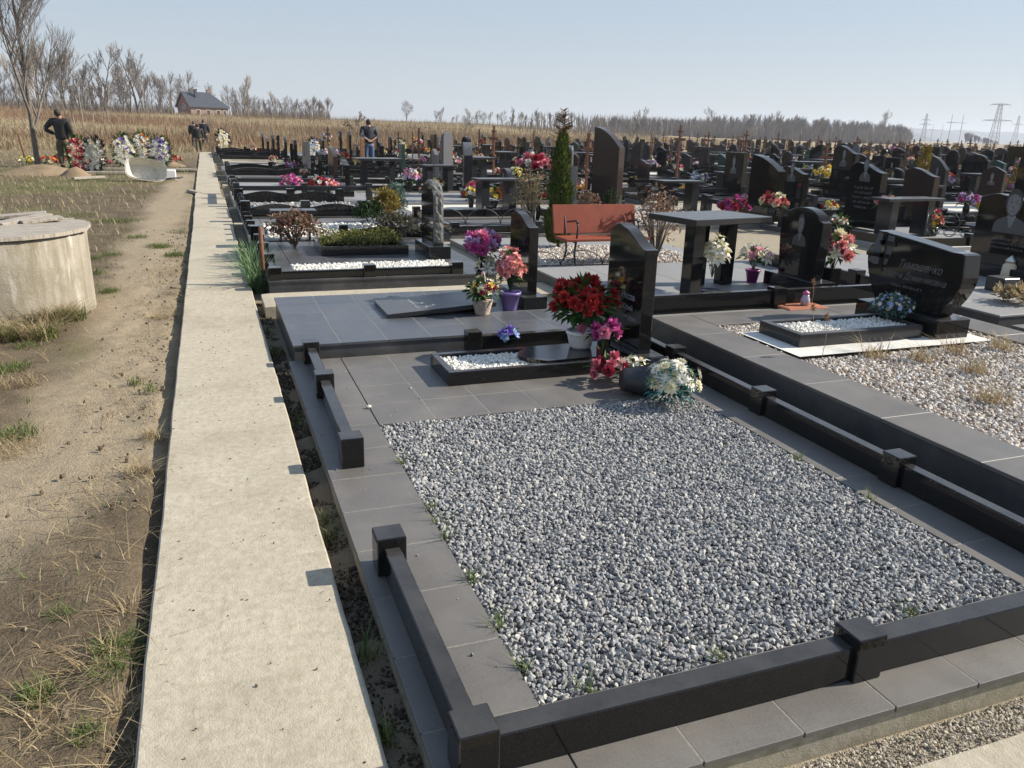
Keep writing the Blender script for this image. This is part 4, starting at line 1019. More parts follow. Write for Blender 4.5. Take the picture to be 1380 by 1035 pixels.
bouquet(V2(*at(1374, 372, .15)[:2], .15), 'dried orange brown flowers in a black vase at the right edge', ['orange', 'cream'], .12, .12, .3, 14, 'low', .06, ('square', BLACK, 1.4), seed=29)
leafmass('grass_tuft', V2(*at(1368, 408, .15)[:2], .15), .22, .2, .14, 200, .10, GRASSD, 'dry brown tuft on the pale tiles at the right edge', 'plant', 9)

# ------------------------------------------------------------------ bench plot with thuja
platform(3.30, 6.40, 8.62, 11.5, .05, 'pale pebble plot with the red brown bench and thuja', (3.6, 6.1, 8.9, 10.5), (TILEL, GROUT, TILEL), .6)
gravel([(3.6, 8.9), (6.1, 8.9), (6.1, 10.5), (3.6, 10.5)], .04, .036, .027, PEBB, PBED, 'pale pebbles under the red brown bench', jag=.22)
RED = m_plain('red_brown_paint', (.24, .058, .030), .5, .12, 8, .3)
by = 8.98; bx0, bx1 = 3.97, 5.12
t = thing('bench', 'red brown bench with sloping back and black iron legs', 'bench', ((bx0 + bx1) / 2, by, .05)); L2 = (bx1 - bx0) / 2
m = MB(); m.box(-L2, -.24, .315, L2, .12, .35, 0, .006); part('seat', m.mesh('seat', RED), t)
m = MB(); m.box(-L2, -.014, 0, L2, .014, .36, 0, .006, Matrix.Translation((0, .15, .365)) @ Matrix.Rotation(rad(-14), 4, 'X')); part('backrest', m.mesh('backrest', RED), t)
for s in (-1, 1):
    m = MB(); x = s * (L2 - .16)
    m.tube([(x, -.20, 0), (x, -.14, .16), (x, -.18, .312)], .013, 6); m.tube([(x, .18, 0), (x, .10, .16), (x, .13, .34), (x, .20, .58), (x, .22, .62)], .013, 6)
    m.tube([(x, -.18, .30), (x, .12, .30)], .012, 6); m.tube([(x, -.19, .34), (x, -.21, .50), (x, -.16, .56), (x, .1, .52)], .011, 6)
    m.lathe([(0, -.02), (.02, 0), (0, .02)], 8, 0, Matrix.Translation((x, -.2, .54))); part('leg', m.mesh('leg', IRON), t)
# thuja: slim column of flat sprays with a thin brown tip
def conifer(p, h, r, label, mat, n=2600, L=.07, tip=0.0, seed=1, name='thuja', group=None):
    rr = random.Random(seed); t = thing(name, label, 'conifer', p, 0, group); m = MB()
    for i in range(n):
        f = rr.random() ** 1.25; rad_ = r * (1 - f) ** (.5 if tip else .75) * (1 + .16 * math.sin(f * 23 + seed)) * min(1, .55 + f * 6); q = rr.uniform(.6, 1.06)
        a = rr.uniform(0, 2 * PI); rad_ *= 1 + .15 * math.sin(a * 3 + f * 9)
        leaf(m, (rad_ * q * math.cos(a), rad_ * q * math.sin(a), .05 + f * h * (1 - tip)), Vector((math.cos(a) * .55, math.sin(a) * .55, .9)) + rdir(rr) * .35, L * rr.uniform(.7, 1.3), L * .45)
    part('foliage', m.mesh('foliage', mat), t)
    m = MB(); m.tube([(0, 0, 0), (0, 0, h * .7), (.02, 0, h)], [r * .12, r * .06, .006], 6)
    if tip:
        for i in range(90):
            z = h * (1 - tip * rr.random() * 1.1); a = rr.uniform(0, 6.28); k = .16 * (1.1 - (z - h * (1 - tip)) / (h * tip) * .75)
            m.tube([(0, 0, z), (k * math.cos(a), k * math.sin(a), z + k * .5)], .005, 3, 0, False)
    part('trunk', m.mesh('trunk', m_plain('dry_tip', (.16, .10, .06), .9, .3, 20)), t); return t
p = V2(4.62, 10.45, .05); conifer(p, height(p, 148), .20, 'tall slim green thuja with a bare brown tip by the bench', THU, 4200, .075, .20, 3)
# tall brown headstone
p = V2(7.40, 14.6, .10)
headstone(p, 'sail', .62, height(p, 171), .2, BROWN, 'tall brown granite headstone with slanting top, highest of all', rz=rad(28), base_h=.16)
platform(6.5, 9.8, 12.6, 16.0, .08, 'pale gravel plot round the tall brown headstone', (6.9, 9.5, 13.0, 15.7), (TILEL, GROUT, TILEL), .6)
gravel([(6.9, 13.0), (9.5, 13.0), (9.5, 15.7), (6.9, 15.7)], .06, .055, .04, PEBB, PBED, 'pale gravel round the tall brown headstone', jag=.22)
for k, (px, py, hh, rr_, mt, lb) in enumerate(((712, 306, .95, .30, m_leaf('bare_rose', [(.24, .17, .08), (.34, .26, .13), (.14, .12, .05)]), 'straggly dry rose bush left of the thuja'), (683, 282, .62, .12, GLD, 'narrow golden conifer left of the rose bush'), (883, 352, .95, .28, m_leaf('dead_brown', [(.24, .13, .07), (.34, .22, .14), (.16, .08, .04)]), 'dead drooping brown shrub left of the black table'), (822, 290, .5, .22, DKG, 'dark bush at the foot of the tall brown headstone'), (790, 300, .55, .25, BRZ, 'bronze bush between thuja and tall brown headstone'))):
    pp = at(px, py, .06); leafmass('shrub', V2(pp.x, pp.y, .06), rr_, rr_, hh, 420, .07, mt, lb, 'shrub', 30 + k, twigs=40)
bouquet(V2(*at(722, 300, .06)[:2], .06), 'white and pink roses on tall stems over the dry rose bush', ['white', 'pink', 'crimson', 'rose'], .30, .22, .95, 22, 'rose', .085, ('vase', BLACK, 1.5), seed=31, leaves=30)
bouquet(V2(*at(738, 312, .06)[:2], .06), 'single red rose in front of the thuja', ['crimson'], .07, .06, .52, 3, 'rose', .075, ('vase', BLACK, .9), seed=32, leaves=10)
# curled iron fences
def iron_fence(a, b, label, h=.34, n=None):
    L = (b - a).length; t = thing('iron_fence', label, 'iron fence', a, math.atan2(b.y - a.y, b.x - a.x)); n = n or max(2, int(L / .42))
    m = MB()
    for z in (.05, h * .45): m.tube([(0, 0, z), (L, 0, z)], .006, 5)
    part('rail', m.mesh('rail', IRON), t)
    m = MB(); w = L / n
    for i in range(n):
        m.tube([(w * (i + .5) + w * .5 * math.cos(q), 0, h * .45 + (h * .55) * math.sin(q)) for q in [PI * k / 12 for k in range(13)]], .007, 5)
        for s in (-1, 1): m.tube([(w * (i + .5) + s * (.09 + .012 * q) * math.cos(q * 1.0) * .6, 0, h * .25 + (.02 + .014 * q) * math.sin(q)) for q in [k * .5 for k in range(14)]], .005, 4)
    part('scrolls', m.mesh('scrolls', IRON), t)
    for s in (0, L):
        m = MB(); m.tube([(s, 0, 0), (s, 0, h * .9)], .016, 8); m.lathe([(0, -.02), (.022, 0), (0, .025)], 8, 0, Matrix.Translation((s, 0, h * .92))); part('post', m.mesh('post', IRON), t)
    return t
iron_fence(V2(3.25, 8.50, .0), V2(4.9, 8.50, .0), 'low curled iron fence in front of the red brown bench', .30)
iron_fence(V2(3.05, 11.7, .05), V2(4.75, 11.7, .05), 'arched iron fence behind the hewn headstone', .42, 3)
iron_fence(V2(*at(1245, 318, .1)[:2], .1), V2(*at(1312, 322, .1)[:2], .1), 'small iron fence with hoops left of the large portrait headstone', .4, 3)

# ------------------------------------------------------------------ middle distance on the right
MID = []
def mid(px, py, top, shape, w, t_, mat, label, rz=0.0, pm=None, sc=None, seed=1):
    p = V2(*at(px, py, .12)[:2], .12); MID.append(p); return headstone(p, shape, w, height(p, top), t_, mat, label, rz=rad(rz), portrait=pm, script=sc, seed=seed)
mid(1022, 296, 209, 'sail', .70, .2, BLACK, 'broad dark headstone with a lit curved edge behind the magenta flowers', 8)
mid(1060, 290, 224, 'wave', .66, .14, BLACK, 'dark wave topped headstone right behind the broad curved one', 6, (0, .55, .24, .42))
mid(1155, 305, 219, 'wave', .78, .15, BLACK, 'black headstone with pale oval portrait and five engraved lines', 0, (.0, .68, .28, .46), (0, .55, .55, 5, .085), 5)
mid(1129, 268, 196, 'wave', .8, .15, BLACK, 'tall black headstone behind the one with five engraved lines', 0, (.0, .7, .28, .5))
mid(984, 268, 205, 'rect', .62, .14, BLACK, 'square topped black headstone with oval portrait left of the broad one', 10, (0, .5, .22, .45))
mid(1306, 258, 208, 'shoulder', .95, .15, BLACK, 'broad black headstone seen from behind red flowers below the pylon', 0)
mid(1335, 250, 216, 'gable', .75, .15, GREEN, 'greenish pointed headstone right of the black one below the pylon', 0)
mid(1228, 300, 226, 'wave', .72, .14, BROWN, 'brown headstone behind the long table', 0)
mid(624, 262, 192, 'sail', .72, .2, BLACK2, 'tall dark slab headstone seen edge on, left of the pink flowers', -14)
mid(600, 235, 178, 'round', .55, .12, GREY, 'grey round topped headstone with portrait against the field', -50, (0, .9, .3, .4))
mid(765, 245, 196, 'round', .55, .12, GREY, 'grey headstone with white edge between thuja and tall brown stone', -30)
mid(741, 262, 218, 'shoulder', .5, .12, BLACK2, 'small dark headstone left of the thuja', -12)
mid(1385, 300, 222, 'rect', .6, .2, BLACK, 'black headstone cut by the right edge of the picture', 0)
# black cross monument at the right edge
p = V2(*at(1374, 268, .1)[:2], .1); t = thing('cross_monument', 'big black granite cross at the right edge', 'cross', p); hh = height(p, 184)
m = MB(); m.box(-.11, -.17, .2, .11, .17, hh, 0, .008); m.box(-.108, -.62, hh * .66, .108, .62, hh * .84, 0, .008); part('cross', m.mesh('cross', BLACK), t)
m = MB(); m.box(-.25, -.4, 0, .25, .4, .2, 0, .008); part('base', m.mesh('base', BLACK), t)
for k, (px, py, cols, s, h_, lb, po) in enumerate((
    (985, 298, ['magenta', 'crimson'], .26, .20, 'magenta and crimson bouquet behind the black table', None),
    (1038, 302, ['coral', 'crimson', 'cream'], .24, .34, 'tall coral and crimson flowers before the broad curved headstone', ('vase', BLACK, 1.5)),
    (1188, 312, ['pink', 'lilac', 'coral'], .18, .46, 'lilac and pink flowers in a black vase beside the five line headstone', ('vase', BLACK, 1.6)),
    (1118, 345, ['lilac', 'white'], .14, .14, 'pale lilac flowers low before the five line headstone', ('bowl', POTB, .9)),
    (1110, 255, ['yellow', 'cream', 'yellow'], .34, .40, 'yellow green bouquet left of the tall black headstone', ('square', BLACK, 2.0)),
    (1300, 292, ['lilac', 'magenta'], .22, .30, 'lilac orchids rising before the greenish headstone', ('vase', BLACK, 1.2)),
    (1325, 298, ['yellow'], .16, .24, 'yellow flowers left of the large portrait headstone', ('plain', POTB, 1.0)),
    (1258, 232, ['coral', 'cream', 'pink'], .30, .24, 'round coral and cream bouquet on a bowl near the golden conifer', ('bowl', POTB, 1.6)),
    (1107, 345, ['magenta', 'crimson'], .12, .14, 'dark magenta flowers right of the shouldered headstone', ('plain', POTB, .9)),
    (1130, 318, ['white', 'cream', 'coral'], .12, .2, 'white peonies above the black square vase', None),
    (1275, 245, ['red'], .24, .12, 'flat red flowers lying on the long table', None),
    (1330, 246, ['red', 'crimson'], .40, .16, 'spread of red flowers before the greenish headstone', ('square', BLACK, 2.0)),
    (640, 268, ['crimson', 'pink'], .24, .18, 'deep pink flowers right of the tall dark slab', ('plain', POTB, 1.4)),
    (552, 258, ['lilac', 'pink', 'white'], .24, .30, 'lilac bouquet in a dark vase behind the golden conifer', ('vase', BLACK, 1.5)),
    (580, 268, ['cream', 'white', 'coral'], .2, .16, 'cream flowers in a pot on the grey slab', ('plain', POTB, 1.2)),
    (392, 258, ['magenta', 'pink'], .26, .14, 'pink flowers behind the wavy rail near the path', ('bowl', POTB, 1.0)),
    (428, 262, ['red'], .26, .12, 'low red flowers behind the wavy rail', ('bowl', POTB, 1.0)),
    (442, 262, ['coral', 'pink'], .24, .14, 'coral flowers right of the low red ones', ('bowl', POTB, 1.0)))):
    pp = at(px, py, .12); bouquet(V2(pp.x, pp.y, .12), lb, cols, s, s * .8, h_, 22, 'rose' if k < 9 else 'low', s * .30, po, seed=40 + k, leaves=44, lw=.06)
conifer(V2(*at(1240, 258, .1)[:2], .1), 1.25, .42, 'squat golden conifer in front of the dark headstones', GLD, 900, .14, 0, 5)
conifer(V2(*at(1372, 258, .1)[:2], .1), .95, .40, 'golden conifer below the black cross at the right edge', GLD, 700, .14, 0, 6)
for k, (px, py, L_, lb) in enumerate(((1228, 272, 1.3, 'long dark table beside the golden conifer'), (1215, 300, 1.3, 'dark table before the brown headstone'), (1060, 262, 1.3, 'dark table behind the wave topped headstone'), (912, 268, 1.0, 'dark low table in the row behind the bench'), (985, 248, 1.0, 'dark table left of the square topped headstone'), (668, 268, .9, 'dark table right of the deep pink flowers'), (590, 240, .9, 'dark table near the grey round topped headstone'))):
    pp = at(px, py + 16, .1); stone_bench(V2(pp.x, pp.y, .1), L_, .42, .62, lb, R.uniform(-.1, .2), BLACK2, None, 'table', 'table', .16)
# ------------------------------------------------------------------ plots along the path, sixth and beyond, and the crowd of graves
def band(p):
    x = pix(p)[0]
    for lim, s in ((330, 'left of the number plate column'), (455, 'at the far end of the path'), (560, 'round the man in the dark jacket'), (700, 'between the man and the rose bush'), (800, 'beside the thuja'), (900, 'right of the tall brown headstone'),
                   (1010, 'left of the broad curved headstone'), (1120, 'behind the broad curved headstone'), (1230, 'behind the five line headstone'), (1310, 'left of the big pylon')):
        if x < lim: return s
    return 'below the big pylon'
def dist(p):
    d = math.hypot(p[0], p[1]); return 'near row' if d < 22 else 'middle rows' if d < 38 else 'far rows' if d < 62 else 'farthest rows'
RC = random.Random(21)
CMAT = [BLACK] * 9 + [BLACK2] * 4 + [GREY, BROWN, GREEN]
CNAME = {BLACK.name: 'black', BLACK2.name: 'dark grey', GREY.name: 'grey', BROWN.name: 'brown', GREEN.name: 'greenish'}
HS = [p for p in MID] + [V2(2.6, 9.8), V2(5.6, 6.6), V2(8.5, 6.5), V2(7.4, 14.6), V2(5.3, 4.9)]
BUS = ([BLACK2, 'a'], )
PLM = []
for k, (a_, b_) in enumerate(((TILE, GBED), (TILED, PBED), (TILEL, None), (TILED, None), (GREY, PEBW), (PLINTH, PBED))):
    m = MB()
    if b_ is None: m.box(-2.45, -1.3, -.2, .45, 1.3, .09, 0, .006)
    else:
        for r in ((-2.45, -2.1, -1.3, 1.3), (.1, .45, -1.3, 1.3), (-2.1, .1, -1.3, -.98), (-2.1, .1, .98, 1.3)): m.box(r[0], r[2], -.2, r[1], r[3], .09, 0, .004)
        m.box(-2.1, -.98, -.2, .1, .98, .06, 1)
    PLM.append(m.mesh('grave_plot', a_, b_ or a_))
PLL = ['grey kerbed plot with dark gravel', 'dark kerbed plot with beige pebbles', 'pale tiled plot', 'dark tiled plot', 'grey plot with a white pebble square', 'concrete edged plot']
def fence_proto(kind):
    t = thing('grave_fence', None, None, (0, 0, -50)); H = [.13, .24, .30][kind]
    def addp(name, f):
        m = MB(); f(m); part(name, m.mesh(name, BLACK if kind != 2 else BLACK2), t)
    ps = [(-2.37, y) for y in (-1.22, 0, 1.22)] + [(x, -1.22) for x in (-1.0, .37)] + [(x, 1.22) for x in (-1.0, .37)]
    for (x, y) in ps:
        def f(m, x=x, y=y):
            m.box(x - .065, y - .065, 0, x + .065, y + .065, H + .06, 0, .004)
        addp('post', f)
    for a, b in ((ps[0], ps[1]), (ps[1], ps[2]), (ps[0], ps[3]), (ps[3], ps[4]), (ps[2], ps[5]), (ps[5], ps[6])):
        def f(m, a=a, b=b):
            L = math.hypot(b[0] - a[0], b[1] - a[1]) - .13; M = Matrix.Translation((a[0], a[1], 0)) @ Matrix.Rotation(math.atan2(b[1] - a[1], b[0] - a[0]), 4, 'Z') @ Matrix.Translation((.065, 0, 0))
            if kind == 1:
                n = 10; m.prism([(0, 0), (L, 0)] + [(L * i / n, H * (.7 + .3 * math.sin(PI * i / n))) for i in range(n, -1, -1)], .06, 0, .004, M @ Matrix(((0, 1, 0, 0), (-1, 0, 0, .03), (0, 0, 1, 0), (0, 0, 0, 1))))
            elif kind == 2: m.box(0, -.03, H - .09, L, .03, H, 0, .004, M)
            else: m.box(0, -.03, 0, L, .03, H, 0, .004, M)
        addp('rail', f)
    return t
FP = [fence_proto(k) for k in range(3)]
for f in FP:
    for c_ in children(f): pass
FW = ['low black rail', 'wavy black rail', 'black post and beam rail']
def joined(t):
    m = MB()
    for c_ in children(t):
        n = len(m.v); m.v += [tuple(v.co) for v in c_.data.vertices]
        for p_ in c_.data.polygons: m.f.append(tuple(i + n for i in p_.vertices)); m.m.append(0); m.sm.append(False)
    return m.mesh('grave_fence', BLACK)
FJ = [joined(f) for f in FP]
CROSS = []
for k, mt in enumerate((RUST, m_plain('brown_wood', (.15, .065, .035), .7, .4, 20), m_plain('dark_wood', (.07, .04, .028), .7, .4, 20))):
    m = MB(); h = (1.75, 1.95, 1.55)[k]; w = .045
    m.box(-w * .6, -w, 0, w * .6, w, h); m.box(-w * .55, -.36, h * .74, w * .55, .36, h * .74 + .085); m.box(-w * .5, -.16, h * .88, w * .5, .16, h * .88 + .06)
    m.box(-w * .5, -.2, -.035, w * .5, .2, .035, 0, 0, Matrix.Translation((0, 0, h * .46)) @ Matrix.Rotation(rad(22), 4, 'X')); m.box(-.012 - w * .6, -.10, h * .52, -w * .6 - .001, .10, h * .64)
    CROSS.append(m.mesh('grave_cross', mt))
SB = [small_bouquet(c, 60 + i, i % 3 == 0) for i, c in enumerate((['red', 'crimson'], ['white', 'cream'], ['yellow', 'cream'], ['pink', 'white'], ['lilac', 'white'], ['orange', 'yellow'], ['crimson', 'pink', 'white'], ['coral', 'cream'], ['magenta', 'lilac'], ['red', 'white', 'yellow'], ['blue', 'white'], ['cream', 'coral', 'crimson']))]
SBW = ['red and crimson', 'white and cream', 'yellow', 'pink and white', 'lilac', 'orange', 'crimson and pink', 'coral', 'magenta', 'red, white and yellow', 'blue and white', 'cream and coral']
SHP = ['wave', 'round', 'shoulder', 'gable', 'sail', 'rect', 'wave', 'tulip', 'sail2']
CUT = {}
def crowd_stone(shape, wi, hi, mat, port):
    k = (shape, wi, hi, mat.name, port)
    if k not in CUT:
        w = (.5, .62, .8)[wi]; h = (.8, 1.0, 1.25)[hi]
        s, b = stone_meshes(shape, w, h, .11, mat, False, .12)
        CUT[k] = (s, b, portrait_mesh(w * .34, h * .34, ETCH) if port else None, w, h)
    return CUT[k]
slots = []
# first the column beside the path, then columns of graves behind it
for j, y in enumerate(np.arange(18.9, 47.5, 2.78)): slots.append((2.97 + RC.uniform(-.12, .12), float(y), True))
x = 5.9; col = 0
while x < 170:
    y = 13.0 if col < 2 else 4.0 + RC.uniform(0, 2)
    while y < 200:
        r_ = x / y
        lim = 46 + 74 * max(0, r_ - .1) ** 1.3
        if .06 < r_ < 1.42 and y < min(lim, 128): slots.append((x + RC.uniform(-.2, .2), y + RC.uniform(-.25, .25), False))
        y += 2.75 * (1 if y < 70 else 1.25)
    x += 3.2 if x < 60 else 4.2; col += 1
def free(x, y, r=1.5): return all((x - q.x) ** 2 + (y - q.y) ** 2 > r * r for q in HS)
PL0 = [(3.3, 0, 10.5, 8.45), (3.2, 8.4, 6.4, 11.6), (6.4, 12.5, 9.9, 16.1)]
def inplot(x, y): return any(a < x - 1.0 < c_ and b < y < d for a, b, c_, d in PL0)
slots = [s for s in slots if not inplot(s[0], s[1])]
slots.sort(key=lambda s: math.hypot(s[0], s[1]))
CNT = dict(stone=0, cross=0, flower=0, plot=0, fence=0, table=0); FAR = []      # FAR: (mesh, matrix) of what lies beyond the counted ones
def put(kind, lim, mesh, name, loc, rz, sc, label, cat, group):
    CNT[kind] += 1
    if CNT[kind] > lim: FAR.append((mesh, Matrix.Translation(loc) @ Matrix.Rotation(rz, 4, 'Z') @ Matrix.Diagonal((sc, sc, sc, 1)))); return None
    o = link(name, mesh, None, loc, rz); o.scale = (sc,) * 3
    return tag(o, label, cat, group)
for i, (x, y, first) in enumerate(slots):
    d = math.hypot(x, y); z0 = tz(x, y) if y > 40 else -.02
    P0 = V2(x, y, z0); b = band(P0); w = dist(P0); where = ('%s %s' % (w, b))
    crossp = .08 if d < 30 else .2 if d < 60 else .34
    if x > 40 and d > 60: crossp = .38
    iscross = RC.random() < crossp and not first
    pz = z0
    if d < 75 and (not iscross or RC.random() < .4):
        k = RC.choice((0, 1, 2, 2, 3, 4, 5, 4) if not first else (0, 1, 2, 2, 4, 5, 4)); pz = z0 + .09
        put('plot', 290, PLM[k], 'grave_plot', (x, y, z0), 0, 1, '%s, %s' % (PLL[k], where), 'grave plot', 'plots of the %s' % where)
        if RC.random() < (.45 if first else .75 if d < 40 else .4):
            q = RC.choice((0, 0, 0, 1, 2)); CNT['fence'] += 1
            lb = '%s, %s' % (FW[q], where); gp = 'rails of the %s' % where
            if d < 24: dup(FP[q], (x, y, pz), 0, lb, 'low fence', gp)
            else: CNT['fence'] -= 1; put('fence', 260, FJ[q], 'grave_fence', (x, y, pz), 0, 1, lb, 'low fence', gp)
    if iscross:
        k = RC.randint(0, 2)
        o = put('cross', 200, CROSS[k], 'grave_cross', (x, y, z0), RC.uniform(-.2, .2), RC.uniform(.72, 1.0), '%s grave cross, %s' % (['rusty', 'brown', 'dark brown'][k], where), 'grave cross', 'crosses of the %s' % where)
    elif free(x, y):
        sh = RC.choice(SHP); mat = RC.choice(CMAT); wi, hi = RC.choice((0, 1, 1, 2)), RC.choice((0, 1, 1, 2)); port = d < 34 and RC.random() < .55
        s, bm, pm, ww, hh = crowd_stone(sh, wi, hi, mat, port)
        lb = '%s %s headstone, %s' % (WORDS[sh], CNAME[mat.name], where); gp = 'headstones of the %s' % where
        CNT['stone'] += 1; rz = RC.uniform(-.12, .12)
        if CNT['stone'] <= 290:
            t = thing('headstone', lb, 'headstone', (x, y, pz), rz, gp)
            o = part('slab', s, t); o.location.z = .118; part('base', bm, t)
            if pm and d < 34: q = part('portrait', pm, o); q.location = (-.0005, 0, hh * .42)
        else: FAR.append((s, Matrix.Translation((x, y, pz)) @ Matrix.Rotation(rz, 4, 'Z')))
    nfl = RC.choice((0, 1, 1, 2, 2, 3)) if not first else RC.choice((0, 1, 1, 2))
    for q in range(nfl):
        k = RC.randint(0, len(SB) - 1); fx = x - RC.uniform(.25, .75) if not iscross else x + RC.uniform(-.25, .25); fy = y + RC.uniform(-.6, .6)
        put('flower', 295, SB[k], 'flowers', (fx, fy, pz + (RC.uniform(.0, .9) if iscross and RC.random() < .5 else 0)), RC.uniform(0, 6), RC.uniform(.7, 1.3) if not first else RC.uniform(.7, 1.1), '%s flowers, %s' % (SBW[k], where), 'flowers', 'flowers of the %s' % where)
    if RC.random() < .2 and 12 < d < 70 and not first:
        m_ = CUT.setdefault('table', None)
        if m_ is None:
            m = MB(); m.box(-.6, -.35, .68, .6, .35, .74, 0, .005); m.box(-.45, -.1, 0, -.3, .1, .68); m.box(.3, -.1, 0, .45, .1, .68); m_ = CUT['table'] = m.mesh('table', BLACK2)
        put('table', 80, m_, 'table', (x - 1.5, y + RC.uniform(-.5, .5), pz), RC.uniform(-.1, .1) + (PI / 2 if RC.random() < .4 else 0), 1, 'dark stone table on a plot, %s' % where, 'table', 'tables of the %s' % where)
for f in FP:                                                     # the pattern pieces themselves are not part of the place
    for c_ in children(f): bpy.data.objects.remove(c_)
    bpy.data.objects.remove(f)
print('CROWD', CNT, 'slots', len(slots), 'far', len(FAR))
# everything past the counted ones, as one mass
if FAR:
    VV = []; FF = []; MI = []; mats = []; base = 0
    for me, M in FAR:
        n = len(me.vertices); co = np.empty(n * 3); me.vertices.foreach_get('co', co); A = np.array(M)
        VV.append(co.reshape(-1, 3) @ A[:3, :3].T + A[:3, 3])
        me.calc_loop_triangles(); k = len(me.loop_triangles); tr = np.empty(k * 3, np.int32); me.loop_triangles.foreach_get('vertices', tr); mi = np.empty(k, np.int32); me.loop_triangles.foreach_get('material_index', mi)
        mp = []
        for q in me.materials:
            if q not in mats: mats.append(q)
            mp.append(mats.index(q))
        FF.append(tr.reshape(-1, 3) + base); MI.append(np.array(mp)[mi]); base += n
    o = link('distant_graves', np_mesh('distant_graves', np.concatenate(VV), np.concatenate(FF), mats, np.concatenate(MI))); tag(o, 'far crowd of crosses, headstones and flowers merging below the wood and pylons', 'graves', kind='stuff')
# ------------------------------------------------------------------ grass and litter left of the path
def stuff(name, me, label, cat): return tag(link(name, me), label, cat, kind='stuff')
G1 = []; D1 = []; S1 = []; L1 = []
for px, py, r, n in ((15, 500, .16, 260), (25, 590, .14, 200), (165, 885, .10, 260), (150, 920, .08, 140), (70, 425, .14, 170), (110, 292, .40, 260), (170, 300, .40, 240), (150, 345, .18, 160), (60, 255, .9, 600), (120, 245, .8, 400), (20, 245, .7, 300), (215, 335, .2, 320), (235, 345, .16, 260), (150, 300, .5, 420), (120, 350, .22, 260), (185, 322, .2, 200), (148, 395, .12, 140), (205, 530, .06, 50), (185, 520, .06, 50), (35, 470, .12, 90), (130, 370, .12, 100), (240, 315, .2, 120), (90, 840, .06, 60), (50, 950, .08, 80), (120, 1000, .06, 60), (230, 215, 1.2, 500), (180, 260, .6, 260)):
    p = at(px, py, -.06); G1.append(tuftpts(p.x, p.y, r, int(n * 1.2)))
for px, py, r, n in ((80, 430, .22, 420), (20, 450, .25, 380), (20, 520, .22, 300), (15, 610, .2, 240), (190, 640, .09, 120), (205, 590, .08, 100), (140, 905, .10, 120), (175, 960, .07, 110), (60, 970, .10, 60), (180, 830, .07, 90), (215, 430, .12, 120), (110, 300, .5, 260), (30, 240, 1.2, 800), (150, 250, 1.2, 500), (100, 225, 1.6, 900), (20, 215, 2.5, 900), (190, 1010, .06, 60)):
    p = at(px, py, -.06); D1.append(tuftpts(p.x, p.y, r, n))
n = 9000; y = 1.3 + 20 * NR.random(n) ** 1.6; x = NR.uniform(-4.5, -.36, n); k = (trail(x, y) > .25) & (fbm(x * 1.5, y * 1.2, 33) > .44); L1.append(np.stack([x[k], y[k], terrain(x[k], y[k]) + .004], 1))
n = 3200; y = NR.uniform(1.2, 11, n); x = -.36 - np.abs(NR.normal(0, .26, n)); k = fbm(x * 3, y * 2.2, 36) > .46; S1.append(np.stack([x[k], y[k], terrain(x[k], y[k]) - .005], 1))
n = 22000; y = NR.uniform(2, 30, n); x = NR.uniform(-7, -.5, n); k = (trail(x, y) > .38) & (fbm(x * .9, y * .7, 41) > .49); gg = np.stack([x[k], y[k], terrain(x[k], y[k]) - .005], 1)
n = 16000; y = NR.uniform(9, 48, n); x = NR.uniform(-16, -.6, n); k = (trail(x, y) > .5); dd = np.stack([x[k], y[k], terrain(x[k], y[k]) - .005], 1)
stuff('green_grass', blades(np.concatenate(G1), .075, .0042, .9, GRASSG, 'green_grass'), 'tufts of young green grass left of the concrete path', 'grass')
stuff('low_grass', blades(gg, .055, .0055, .9, GRASSG, 'low_grass'), 'thin low grass on the bare soil left of the path', 'grass')
stuff('dry_grass', blades(np.concatenate(D1), .085, .0032, 1.9, GRASSD, 'dry_grass'), 'tangled dry grass clumps round the well and path edge', 'grass')
stuff('dead_grass', blades(np.concatenate(S1), .055, .0034, 1.8, GRASSD, 'dead_grass'), 'dead grass along the left edge of the path', 'grass')
stuff('straw_litter', blades(np.concatenate(L1), .06, .003, 5.0, GRASSD, 'straw_litter'), 'straw stalks lying on the trodden soil', 'litter')
stuff('rough_grass', blades(dd, .16, .014, .9, STRAW, 'rough_grass'), 'rough straw coloured grass behind the well', 'grass')
# clods and little stones on the soil
n = 900; y = NR.uniform(1.2, 14, n); x = np.where(NR.random(n) < .6, -.36 - np.abs(NR.normal(0, .22, n)), NR.uniform(-3, -.4, n))
SOILC = m_island('soil_clod', [(.13, .092, .058), (.19, .14, .09), (.09, .065, .04), (.26, .205, .14)], .95)
def scatter(name, x, y, z, smin, smax, mat):
    n = len(x); s = smin + (smax - smin) * NR.random(n) ** 3
    Vv = ICO[None] * (1 + NR.uniform(-.35, .35, (n, 12, 1))) * (s[:, None] * np.stack([np.ones(n), NR.uniform(.6, 1, n), NR.uniform(.4, .7, n)], 1))[:, None, :]
    Vv = np.einsum('nij,nkj->nki', rotq(n), Vv); Vv += np.stack([x, y, z], 1)[:, None, :]
    return np_mesh(name, Vv, (ICF[None] + (np.arange(n) * 12)[:, None, None]).reshape(-1, 3), mat)
stuff('soil_clods', scatter('soil_clods', x, y, terrain(x, y) + .004, .004, .018, SOILC), 'crumbly soil clods along the path edge', 'soil')
n = 6500; y2 = NR.uniform(1.3, 8.2, n); x2 = NR.uniform(.34, .45, n)
stuff('gap_clods', scatter('gap_clods', x2, y2, -.095 + 0 * x2, .004, .014, m_island('dark_crumbs', [(.06, .045, .03), (.10, .075, .05), (.045, .033, .022), (.14, .11, .075)], .95)), 'dark soil crumbs in the gap between path and graves', 'soil')  # crumbs in the gap get darker browns than the other clods
n = 16000; x3 = NR.uniform(1.0, 3.4, n); y3 = NR.uniform(1.15, 1.43, n); k = y3 > 1.27 - .0 * x3
